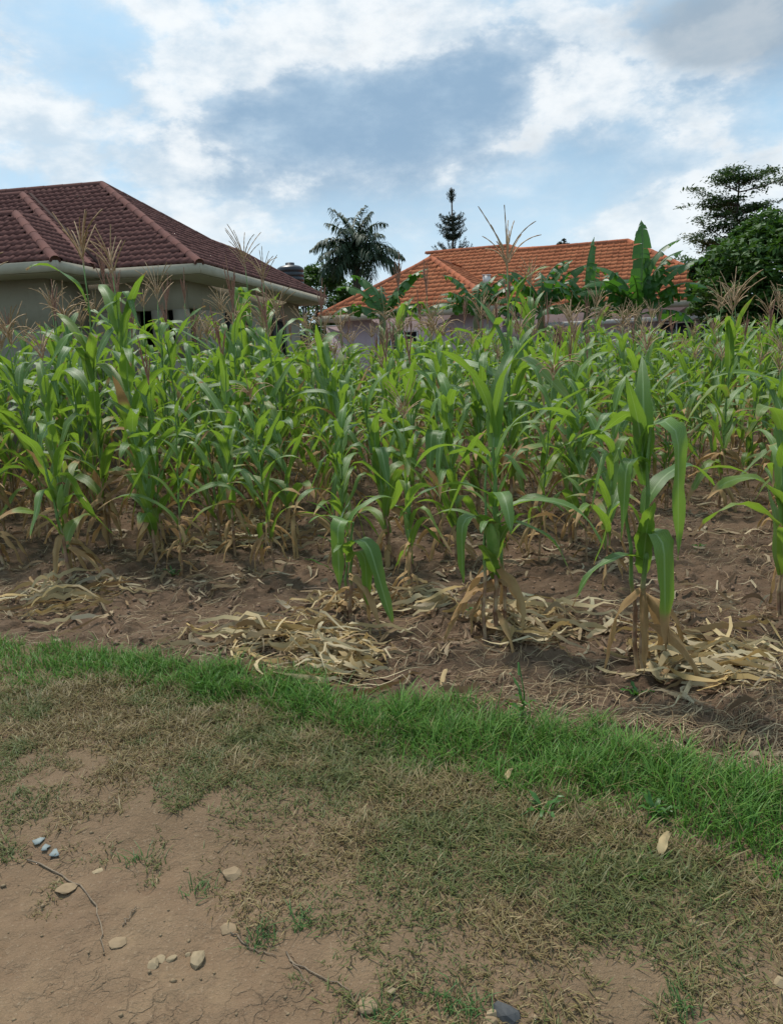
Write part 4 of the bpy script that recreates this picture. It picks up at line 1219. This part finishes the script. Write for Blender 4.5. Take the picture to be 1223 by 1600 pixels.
# water tank on its stand
def tank():
    Y = 30.0; c = at_depth(453, 413, Y); rr_ = .50
    r = tag(empty('water_tank', (c[0], Y, 0)), 'black ribbed plastic water tank behind the brown roof', 'water tank')
    zt = c[2]; n = 24
    prof = [(0, zt), (.16, zt), (.17, zt - .03), (.36, zt - .07), (rr_ - .03, zt - .13), (rr_, zt - .18)]
    z = zt - .18
    for k in range(5):
        prof += [(rr_, z - .10), (rr_ - .025, z - .125), (rr_ - .025, z - .145), (rr_, z - .17)]; z -= .17
    prof += [(rr_, z - .1), (0, z - .1)]
    th = np.arange(n) / n * 2 * np.pi
    V = np.array([[q * math.cos(t), q * math.sin(t), zz] for q, zz in prof for t in th])
    F = [[i * n + j, i * n + (j + 1) % n, (i + 1) * n + (j + 1) % n, (i + 1) * n + j] for i in range(len(prof) - 1) for j in range(n)]
    mb = MB(); mb.add(V, F); link('tank_body', mb.mesh('tank_body', M_tank), r)
    mb = MB(); mb.tube([(0, 0, zt - .01), (0, 0, zt + .05)], .17, 14); link('tank_lid', mb.mesh('tank_lid', M_tank), r)
    mb = MB(); zb = z - .1
    mb.box((0, 0, zb - .05), (1.1, 1.1, .08))
    for sx in (-1, 1):
        for sy in (-1, 1): mb.tube([(sx * .45, sy * .45, -.1), (sx * .45, sy * .45, zb - .09)], .04, 6)
    link('stand', mb.mesh('stand', M_iron, False), r)
tank()
# low boundary wall and fence posts right of the lilac house
mb = MB(); p, q = at_depth(1150, 500, 29.5), at_depth(1290, 503, 29.5)
r = tag(empty('garden_wall', (p[0], 29.5, 0)), 'low grey garden wall with white coping right of the lilac house', 'wall')
mb.box(((q[0] - p[0]) / 2, 0, p[2] / 2), (q[0] - p[0], .18, p[2])); link('wall_body', mb.mesh('wall_body', M_cement, False), r)
mb = MB(); mb.box(((q[0] - p[0]) / 2, 0, p[2] + .051), (q[0] - p[0] + .1, .28, .1)); link('coping', mb.mesh('coping', M_white, False), r)
for k, px in enumerate((1101, 1119)):
    b = at_depth(px, 505, 21.0)
    r = tag(empty('fence_post', (b[0], 21.0, 0)), ['thin black iron post below the lilac house window', 'thin black iron post right of the lilac house window'][k], 'post', 'iron posts by the lilac house')
    mb = MB(); mb.tube([(0, 0, -.1), (0, 0, b[2])], .022, 6); link('rod', mb.mesh('rod', M_iron), r)
    mb = MB(); mb.box((0, 0, b[2] + .02), (.06, .06, .05)); link('finial', mb.mesh('finial', M_iron, False), r)

# ------------------------------------------------------------------ litter, straw and grass
def ribbon_field(P0, ang, L, W, rs, lift, curl, n=5, roll=.6):
    """flat curved strips lying on the ground, vectorised: returns V, F, uv"""
    m = len(P0); s = np.linspace(0, 1, n)
    k = rs.normal(size=m) * curl
    th = ang[:, None] + k[:, None] * (s[None] - .5)
    step = L[:, None] / (n - 1)
    x = np.cumsum(np.cos(th) * step, 1) - step * n / 2 * np.cos(ang)[:, None] + P0[:, :1]
    y = np.cumsum(np.sin(th) * step, 1) - step * n / 2 * np.sin(ang)[:, None] + P0[:, 1:2]
    z = hgt(x, y) + lift[:, None] * (1 + .0 * s) + (rs.uniform(-.5, 1, (m, 1)) * np.sin(s * 3.14)[None] + rs.uniform(-.4, .8, (m, 1)) * s[None]) * lift[:, None] * .9 + .003
    rl = rs.normal(size=(m, 1)) * roll + rs.normal(size=(m, 1)) * roll * s[None]
    w = W[:, None] / 2 * np.clip(1 - (2 * np.abs(s - .42)) ** 3, .15, 1)[None]
    ox, oy, oz = -np.sin(th) * w * np.cos(rl), np.cos(th) * w * np.cos(rl), w * np.sin(rl)
    A = np.stack([x - ox, y - oy, z - oz + np.abs(oz)], -1); B = np.stack([x + ox, y + oy, z + oz + np.abs(oz)], -1)
    V = np.stack([A, B], 2).reshape(-1, 3)
    b = (np.arange(m)[:, None] * n + np.arange(n - 1)[None]) * 2
    F = np.stack([b, b + 1, b + 3, b + 2], -1).reshape(-1, 4)
    uv = np.stack([np.tile([0.2, .8], m * n), np.repeat(np.tile(s, m), 2)], 1)
    return V, F, uv

def tint_mat(name, tr=.25, rough=.6):
    m, t, b = material(name); q = N(t)
    c = q.attr('tint').outputs['Color']
    q.put(b.inputs['Base Color'], c); b.inputs['Roughness'].default_value = rough; b.inputs['Specular IOR Level'].default_value = .25
    trn = q.n('ShaderNodeBsdfTranslucent'); q.put(trn.inputs['Color'], c)
    mx = q.n('ShaderNodeMixShader'); mx.inputs[0].default_value = tr
    t.links.new(b.outputs[0], mx.inputs[1]); t.links.new(trn.outputs[0], mx.inputs[2])
    t.links.new(mx.outputs[0], t.nodes['Material Output'].inputs['Surface'])
    return m
M_tint = tint_mat('straw'); M_grass = tint_mat('grass_blade', .3, .5)
def palette(m, rs, cols, jit=.25):
    c = np.array(cols)[rs.randint(len(cols), size=m)]
    return c * rs.uniform(1 - jit, 1 + jit, (m, 1))

# heaps of pulled dry leaves
heaps = [
    # list of (px,py, spread px/py, n), main direction deg, label
    ([(470, 1000, 110, 14, 40), (520, 1045, 55, 24, 60), (400, 1010, 70, 10, 22)], -25, 'biggest heap of bleached dry maize leaves spilling onto the grass edge'),
    ([(830, 985, 60, 20, 46)], -40, 'heap of long dry maize leaves fanning right from the fat-cob plant'),
    ([(1110, 1045, 70, 24, 70), (1080, 1010, 80, 10, 20)], -20, 'heap of dry maize leaves right of the two-stalked plant'),
    ([(90, 950, 70, 14, 26), (150, 925, 60, 8, 14)], 10, 'thin scatter of dry maize leaves at the left field edge'),
    ([(400, 835, 60, 14, 26), (340, 860, 50, 8, 14)], -10, 'small heap of dry leaves behind the clear-standing maize plant'),
    ([(560, 950, 80, 10, 22), (660, 940, 60, 10, 18)], -5, 'strip of dry maize leaves between the short plant and the fat-cob plant'),
]
for k, (cl, adir, lab) in enumerate(heaps):
    rs = RS(700 + k)
    Vs, Fs, uvs, ds, n0 = [], [], [], [], 0
    for (px, py, sx, sy, m) in cl:
        m = int(m * 2.0)
        g = np.array([ground(px + rs.normal() * sx * .6, py + rs.normal() * sy * .6) for _ in range(m)])
        ang = np.radians(adir + rs.normal(size=m) * 42)
        Vv, Ff, uv = ribbon_field(g, ang, rs.uniform(.10, .58, m), rs.uniform(.007, .032, m), rs, rs.uniform(.004, .055, m), 1.9, n=12, roll=1.25)
        Vs.append(Vv); Fs.append(Ff + n0); uvs.append(uv); ds.append(palette(m, rs, [(.46, .355, .19), (.36, .265, .13), (.25, .16, .075), (.52, .43, .26), (.28, .215, .13), (.42, .29, .12), (.46, .37, .22)], .22).repeat(24, 0)); n0 += len(Vv)
    me = mesh_np('dry_leaf_heap', np.concatenate(Vs), np.concatenate(Fs), {'tint': np.concatenate(ds)}, np.concatenate(uvs), True, M_tint)
    tag(link('dry_leaf_heap', me), lab, 'dry leaves', 'heaps of dry maize leaves', 'stuff')

# straw and small trash over the soil
rs = RS(55)
m = 95000
P0 = np.stack([rs.uniform(-4.5, 5, m), 2.3 + rs.rand(m) ** 1.7 * 7.5], 1)
dF = P0[:, 1] - yF(P0[:, 0])
dens = sstep(fbm(P0[:, 0], P0[:, 1], .5, 3, 91), .36, .62) * (.28 + .72 * np.exp(-np.abs(dF - .25) / .35)) * (dF > -.02) * (.55 + .6 * sstep(P0[:, 0], -.3, .8))
keep = rs.rand(m) < dens
P0 = P0[keep]; m = len(P0)
Vv, Ff, uv = ribbon_field(P0, rs.uniform(0, 3.14, m) * .6 - .6 + (rs.rand(m) < .35) * rs.uniform(0, 3.1, m), rs.uniform(.05, .22, m), rs.uniform(.0015, .005, m), rs, rs.uniform(.003, .022, m), 1.6, n=5, roll=.5)
tint = palette(m, rs, [(.34, .25, .14), (.27, .18, .10), (.42, .32, .19), (.20, .13, .075), (.24, .19, .11)]).repeat(10, 0)
o = link('straw_litter', mesh_np('straw_litter', Vv, Ff, {'tint': tint}, uv, True, M_tint))
tag(o, 'thin dry straw lying over the bare soil of the field', 'straw', kind='stuff')
rs = RS(58)
m = 10000
P0 = np.stack([rs.uniform(-5, 6, m), 2.3 + rs.rand(m) ** 1.4 * 8.5], 1)
dF = P0[:, 1] - yF(P0[:, 0])
keep = (rs.rand(m) < .15 + .85 * sstep(fbm(P0[:, 0], P0[:, 1], .6, 3, 191), .40, .62)) & (dF > .03)
P0 = P0[keep]; m = len(P0)
Vv, Ff, uv = ribbon_field(P0, rs.uniform(0, 6.28, m), rs.uniform(.05, .26, m), rs.uniform(.006, .028, m), rs, rs.uniform(.003, .02, m), 2.0, n=6, roll=.8)
tint = palette(m, rs, [(.36, .27, .16), (.26, .17, .09), (.42, .34, .22), (.19, .12, .07), (.30, .22, .13)]).repeat(12, 0)
tag(link('leaf_litter', mesh_np('leaf_litter', Vv, Ff, {'tint': tint}, uv, True, M_tint)), 'torn scraps of dry maize leaf scattered over the soil between the plants', 'leaf litter', kind='stuff')
# soil crumbs
rs = RS(56)
m = 16000
P0 = np.stack([rs.uniform(-4.5, 5, m), 2.3 + rs.rand(m) ** 1.6 * 7], 1)
P0 = P0[P0[:, 1] > yF(P0[:, 0]) - .03]; m = len(P0)
R = .004 + .016 * rs.rand(m) ** 3
oct_ = np.array([[1, 0, 0], [0, 1, 0], [-1, 0, 0], [0, -1, 0], [0, 0, .8], [0, 0, -.8]], float)
of = np.array([[0, 1, 4], [1, 2, 4], [2, 3, 4], [3, 0, 4], [1, 0, 5], [2, 1, 5], [3, 2, 5], [0, 3, 5]])
Vv = (oct_[None] * rs.uniform(.6, 1.4, (m, 6, 1)) * R[:, None, None] + np.stack([P0[:, 0], P0[:, 1], hgt(P0[:, 0], P0[:, 1]) + R * .3], 1)[:, None]).reshape(-1, 3)
Ff = (np.arange(m)[:, None, None] * 6 + of[None]).reshape(-1, 3)
M_crumb = plain('soil_crumb', (.15, .09, .058), (.22, .145, .095), 30, .95)
tag(link('soil_crumbs', mesh_np('soil_crumbs', Vv, Ff, smooth=False, mat=M_crumb)), 'small clods of brown earth strewn over the field', 'clods', kind='stuff')

def grass_mesh(name, P, Hh, W, lean, az, cols, bend, mat):
    m = len(P); s = np.array([0, .45, .8, 1.0])
    d = np.stack([np.cos(az), np.sin(az)], 1)
    sd = np.stack([-np.sin(az), np.cos(az)], 1)
    X = lean[:, None] * Hh[:, None] * (s[None] ** 1.6); Z = Hh[:, None] * (s[None] - bend[:, None] * s[None] ** 2.2)
    base3 = np.stack([P[:, 0], P[:, 1], hgt(P[:, 0], P[:, 1]) - .004], 1)
    w = np.array([1, .85, .55, .05])[None] * W[:, None] / 2
    C = base3[:, None] + np.concatenate([X[..., None] * d[:, None], Z[..., None]], 2)
    O = np.concatenate([w[..., None] * sd[:, None], np.zeros((m, 4, 1))], 2)
    V = np.stack([C - O, C + O], 2)[:, :, :].reshape(m, 8, 3)
    V = np.concatenate([V[:, :6], C[:, 3:4]], 1)
    b = np.arange(m)[:, None] * 7
    F4 = np.concatenate([b + np.array([[0, 1, 3, 2]]), b + np.array([[2, 3, 5, 4]])])
    F3 = b + np.array([[4, 5, 6]])
    return mesh_np(name, V.reshape(-1, 3), [F4, F3], {'tint': cols.repeat(7, 0)}, None, True, mat)

rs = RS(70)
def sample(n, x0, x1, fy0, fy1):
    x = rs.uniform(x0, x1, n); a, b = fy0(x), fy1(x)
    return np.stack([x, a + (b - a) * rs.rand(n)], 1)
# green strip
m = 108000
P = sample(m, -3.3, 3.0, lambda x: yG(x) - .26, lambda x: yF(x) + .22)
x, y = P.T
t = (y - yG(x)) / (yF(x) - yG(x))
lef = sstep(x, -1.9, -.6)
cl = fbm(x, y, .13, 3, 101)
dens = sstep(t + 1.0 * (cl - .5), -.34, .22) * (1 - sstep(t + 1.0 * (cl - .5), .95, 1.15)) * (.55 + .45 * sstep(fbm(x, y, .07, 2, 173), .30, .50)) * (.55 + .45 * lef)
keep = rs.rand(m) < dens
P = P[keep]; x, y = P.T; t = t[keep]; cl = cl[keep]; lef = lef[keep]; m = len(P)
clump = fbm(x, y, .085, 2, 171)
Hh = (.028 + .050 * sstep(t, .05, .7)) * (.45 + 1.25 * clump) * rs.uniform(.55, 1.35, m) * (.65 + .35 * lef)
yb = (1 - sstep(t + .6 * (fbm(x, y, .2, 2, 131) - .5), .0, .45)) * .75
cg = palette(m, rs, [(.085, .20, .026), (.110, .235, .032), (.066, .160, .024), (.145, .25, .045), (.10, .21, .035)])
cd = palette(m, rs, [(.22, .19, .075), (.17, .16, .06), (.28, .22, .10)])
sel = (rs.rand(m) < (.06 + yb))[:, None]
cols = np.where(sel, cd, cg)
me = grass_mesh('green_grass', P, Hh, rs.uniform(.0025, .0052, m), rs.uniform(.15, 1.25, m), rs.uniform(0, 6.28, m), cols, rs.uniform(.05, .45, m), M_grass)
tag(link('green_grass', me), 'lush green grass strip between the maize field and the dry verge', 'grass', kind='stuff')
# dry verge: short tufts
m = 190000
P = sample(m, -3.2, 2.6, lambda x: yP(x) - .35, lambda x: yG(x) + .28)
x, y = P.T
t = (y - yP(x)) / (yG(x) - yP(x))
cl = .6 * fbm(x, y, .09, 3, 111) + .4 * fbm(x, y, .35, 3, 115)
bare = sstep(fbm(x, y, .42, 3, 121), .55, .68)
dens = sstep(cl + .36 * np.clip(t + .18, -.6, 1.0) - .56, -.10, .10) * (1 - .8 * bare * (1 - .5 * t.clip(0, 1))) * (1 - sstep(t, 1.1, 1.4))
keep = rs.rand(m) < dens
P = P[keep]; x, y = P.T; t = t[keep]; m = len(P)
Hh = rs.uniform(.012, .042, m) * (.6 + .5 * sstep(t, 0, 1)) * (.45 + 1.2 * fbm(x, y, .06, 2, 177))
gmix = fbm(x, y, .25, 3, 141) + .15 * (rs.rand(m) - .5)
cd = palette(m, rs, [(.24, .18, .080), (.19, .14, .060), (.30, .235, .115), (.14, .10, .046), (.21, .17, .065)])
cg = palette(m, rs, [(.13, .145, .045), (.15, .145, .05), (.10, .125, .038)])
cols = np.where((gmix > .52)[:, None], cg, cd)
me = grass_mesh('dry_grass', P, Hh, rs.uniform(.0022, .0045, m), rs.uniform(.3, 1.9, m), rs.uniform(0, 6.28, m), cols, rs.uniform(.1, .6, m), M_grass)
tag(link('dry_grass', me), 'short trampled brown and olive grass on the verge beside the track', 'grass', kind='stuff')

# small green tufts on the bare earth
tufts = [(405, 1455, 'small green grass tuft on the track below the dry verge'), (310, 1380, 'sparse green tuft above the big flat stone'), (205, 1335, 'tiny green tuft right of the pale blue scraps'), (690, 1555, 'green tuft at the bottom edge beside the dark stone'),
         (735, 1575, 'low green tuft at the bottom edge, right of the dark stone'), (600, 1585, 'green tuft at the bottom edge left of the dark stone'), (470, 1440, 'green tuft where the dry verge meets the track'), (1060, 1580, 'dull green tuft in the bottom right corner')]
for k, (px, py, lab) in enumerate(tufts):
    rs = RS(900 + k); g = ground(px, py); m = rs.randint(45, 80)
    P = g + rs.normal(size=(m, 2)) * .022
    cols = palette(m, rs, [(.07, .15, .035), (.09, .17, .05), (.055, .12, .03)])
    me = grass_mesh('grass_tuft', P, rs.uniform(.015, .05, m), rs.uniform(.002, .004, m), rs.uniform(.2, 1.6, m), rs.uniform(0, 6.28, m), cols, rs.uniform(.1, .5, m), M_grass)
    tag(link('grass_tuft', me), lab, 'grass tuft', 'green tufts on the bare earth')
# weeds between the maize
weeds = [(270, 900, 'small dark weed at the foot of the clear-standing maize plant'), (995, 1085, 'green weed at the foot of the two-stalked maize plant'), (1105, 1020, 'tiny weed among the dry leaves at the right'), (530, 925, 'tall reedy weed left of the short thin maize plant'), (1090, 855, 'low weed on the bare soil at the right'), (740, 960, 'dark weed at the foot of the fat-cob maize plant'), (815, 1135, 'grass stem with a seed head standing above the green strip'), (1020, 1285, 'round-leaved weed in the lush grass near the right edge'), (850, 1280, 'pale narrow-leaved weed at the lower edge of the green strip'), (1065, 1215, 'broad-leaved weed at the upper edge of the green strip, right side'), (330, 1085, 'pale weed among the green grass left of centre')]
for k, (px, py, lab) in enumerate(weeds):
    rs = RS(950 + k); g = ground(px, py); pr = random.Random(k)
    r = tag(empty('weed', (g[0], g[1], float(hgt(*g)))), lab, 'weed')
    tall = {3: .55, 6: .26}.get(k, 0)
    if tall:
        mb = MB(); mb.tube([(0, 0, -.01), (.01, 0, tall * .5), (-.01, 0, tall)], [.004, .003, .0015], 5)
        if k == 6: mb.tube([(-.01, 0, tall - .05), (-.012, 0, tall)], [.005, .003], 5)
        link('stem', mb.mesh('stem', M_weed), r)
    for i in range(9 if not tall else 7):
        mb = MB()
        z0 = 0 if not tall else rs.uniform(.05, .8) * tall
        leaf_geo(mb, (0, 0, z0), rs.uniform(0, 360), rs.uniform(.05, .10) if not tall else rs.uniform(.12, .3) * (1 if k == 3 else .5), .016 if not tall else .012, rs.uniform(35, 85), rs.uniform(-30, 40), 1, n=6, rs=pr, across=3)
        link('leaf', mb.mesh('leaf', M_weed), r)

# stones, scraps, twigs
def stone(px, py, w, hgt_, rz, mat, lab, seed, flat=.5, name='stone'):
    rs = RS(seed); g = ground(px, py); t = np.linalg.norm(np.array([g[0], g[1], EYE])); sz = w * t / FOC
    import bmesh
    bm = bmesh.new(); bmesh.ops.create_icosphere(bm, subdivisions=2, radius=.5)
    planes = [(rs.normal(size=3), rs.uniform(.26, .42)) for _ in range(9)]
    for v in bm.verts:
        p = np.array(v.co)
        for nrm, dd in planes:
            nn = nrm / np.linalg.norm(nrm); e = p @ nn - dd
            if e > 0: p = p - nn * e
        v.co = Vector(p)
    me = bpy.data.meshes.new(name); bm.to_mesh(me); bm.free()
    me.materials.append(mat)
    o = link(name, me); o.location = (g[0], g[1], float(hgt(*g)) + sz * flat * .10); o.rotation_euler = (rs.uniform(-.15, .15), rs.uniform(-.15, .15), rz)
    o.scale = (sz * 1.25, sz * 1.25 * hgt_, sz * flat * 1.2)
    tag(o, lab, 'stone', 'stones on the track')
stones = [
    (308, 1486, 17, 1.9, .12, M_stone_pale, 'pointed upright-looking tan stone standing apart on the track', .9), (238, 1493, 15, 1.4, -.6, M_stone_pale, 'leftmost of the three little pale stones lying together', .5),
    (249, 1482, 12, 1.2, .5, M_stone_pale, 'middle of the three little pale stones lying together', .5), (266, 1484, 15, .7, .6, M_stone_pale, 'rightmost flat one of the three little pale stones lying together', .3),
    (293, 1476, 8, .8, 0, M_stone_pale, 'tiny white stone just left of the pointed tan stone', .6), (362, 1364, 27, 1.0, .3, M_stone_pink, 'rounded pinkish stone half sunk under the dry grass edge', .6),
    (152, 1347, 19, .6, .3, M_stone_pale, 'flat pale stone lying on bare earth near the blue scraps', .3), (102, 1377, 24, 1.0, 0, M_stone_pink, 'dull round stone sunk in the track near the curved twig', .3),
    (358, 1441, 22, 1.0, .9, M_stone_pink, 'angular pale pink stone at the start of the long thin twig', .5), (184, 1145, 11, 1.2, 0, M_stone_pink, 'small pinkish brick chip in the bare patch of the verge', .7),
    (160, 1143, 8, 1.0, .5, M_stone_pink, 'tiny pinkish chip left of the brick chip in the bare patch', .6), (790, 1583, 34, .8, -.5, M_stone_dark, 'dark blue-black stone at the bottom edge', .55),
    (770, 1580, 18, 1.0, .3, M_stone_pale, 'ochre stone touching the dark stone', .6), (765, 1595, 22, .9, 0, M_stone_pink, 'reddish stone below the ochre one at the bottom edge', .5),
    (1085, 1452, 20, .5, -.2, M_stone_pink, 'flat grey stone chip in the dry grass at the right', .25), (1055, 1437, 14, .7, .4, M_stone_pink, 'small flat chip above and left of the grey chip', .25), (1218, 1550, 16, 1, 0, M_stone_pale, 'ochre stone at the right edge', .6),
    (575, 1568, 28, .9, .2, M_stone_pink, 'brown round stone sunk in the bottom of the track', .4), (610, 1548, 12, 1.0, .2, M_stone_pale, 'ochre pebble above the sunk brown stone', .6), (185, 1460, 24, .8, .2, M_stone_pink, 'flat sunk stone left of the little pale stones', .2),
]
for k, (px, py, w, h_, rz, mt, lab, fl) in enumerate(stones): stone(px, py, w, h_, rz, mt, lab, 1000 + k, fl)
# pebbles, too many to count
rs = RS(77); m = 3000
P0 = sample(m, -2.2, 2.2, lambda x: 1.1 + 0 * x, lambda x: yP(x) + .3)
R = .001 + .007 * rs.rand(m) ** 6
Vv = (oct_[None] * rs.uniform(.6, 1.4, (m, 6, 1)) * R[:, None, None] + np.stack([P0[:, 0], P0[:, 1], hgt(P0[:, 0], P0[:, 1]) + R * .2], 1)[:, None]).reshape(-1, 3)
tag(link('pebbles', mesh_np('pebbles', Vv, (np.arange(m)[:, None, None] * 6 + of[None]).reshape(-1, 3), smooth=False, mat=M_stone_pink)), 'tiny pebbles and grit on the dirt track', 'pebbles', kind='stuff')
# scraps of pale blue plastic
for k, (px, py, w) in enumerate([(62, 1312, .026), (72, 1320, .019), (88, 1326, .022)]):
    rs = RS(1100 + k); g = ground(px, py); n = 6
    a = np.sort(rs.uniform(0, 6.28, n)); rd = w * rs.uniform(.5, 1.1, n)
    top = np.stack([np.cos(a) * rd, np.sin(a) * rd, rs.uniform(.003, .006, n)], 1)
    Vv = np.concatenate([[[0, 0, .005]], top, top - [0, 0, .002], [[0, 0, .001]]]); F3 = []
    for i in range(n):
        j = (i + 1) % n
        F3 += [(0, 1 + i, 1 + j), (2 * n + 1, n + 1 + j, n + 1 + i), (1 + i, n + 1 + i, n + 1 + j), (1 + i, n + 1 + j, 1 + j)]
    o = link('plastic_scrap', mesh_np('plastic_scrap', Vv, np.array(F3), smooth=False, mat=M_plastic)); o.location = (g[0], g[1], float(hgt(*g)) + .002)
    tag(o, ['upper of three pale blue plastic scraps at the left', 'middle of three pale blue plastic scraps at the left', 'lowest of three pale blue plastic scraps at the left'][k], 'scrap', 'pale blue scraps')
# twigs
twigs = [([(42, 1336), (95, 1358), (125, 1375), (150, 1405), (160, 1450), (160, 1472)], .0028, 'long curved twig on the track below the blue scraps'), ([(358, 1450), (390, 1470), (432, 1482)], .0022, 'thin twig running from the angular pink stone'),
         ([(445, 1480), (470, 1505), (510, 1520), (545, 1550), (565, 1590)], .0022, 'long branching root-like twig near the bottom middle'), ([(448, 1483), (468, 1510), (482, 1535)], .0018, 'short twig beside the branching root-like twig'),
         ([(918, 1210), (935, 1185), (955, 1173)], .0022, 'short dry stick standing in the green grass'), ([(80, 1143), (120, 1134), (185, 1130)], .002, 'dark thin twig across the bare patch of the verge'), ([(190, 1435), (205, 1418), (215, 1410)], .0018, 'small straight twig right of the long curved twig')]
for k, (pts, rd, lab) in enumerate(twigs):
    rs = RS(1200 + k)
    g = np.array([ground(*p) for p in pts])
    tq = np.linspace(0, 1, len(g)); s = np.linspace(0, 1, 16)
    gx_, gy_ = np.interp(s, tq, g[:, 0]), np.interp(s, tq, g[:, 1])
    gx_ += rs.normal(size=16) * .003; gy_ += rs.normal(size=16) * .003
    z_ = hgt(gx_, gy_) + .004 + (.05 * s if k == 4 else 0)
    mb = MB(); mb.tube(np.stack([gx_, gy_, z_], 1) - np.array([g[0][0], g[0][1], 0]), np.linspace(rd, rd * .5, 16), 5)
    o = link('twig', mb.mesh('twig', M_twig)); o.location = (g[0][0], g[0][1], 0)
    tag(o, lab, 'twig', 'twigs on the ground')
# the pale dead leaf standing in the grass, and two others
for k, (px, py, L, lab) in enumerate([(1030, 1352, .09, 'pale dead leaf lying at the edge of the green grass'), (790, 1232, .06, 'greyish dead leaf in the green grass'), (1125, 965, .14, 'crumpled white dry leaf lying alone on the soil at the right'), (690, 1080, .22, 'single curled dry maize leaf on bare soil above the green strip')]):
    rs = RS(1300 + k); g = ground(px, py); mb = MB()
    leaf_geo(mb, (0, 0, .012), rs.uniform(40, 80), L, L * .34 if k < 2 else L * .11, 50 if k < 2 else 25, -20 if k < 2 else -40, 1, 1.0, 0, wave=.004, rs=random.Random(k), n=8, curl=.4, twist=.8)
    o = link('dead_leaf', mb.mesh('dead_leaf', M_dryleaf)); o.location = (g[0], g[1], float(hgt(*g)) + .005)
    tag(o, lab, 'dead leaf', 'single dead leaves')
print('objects', len(bpy.data.objects))
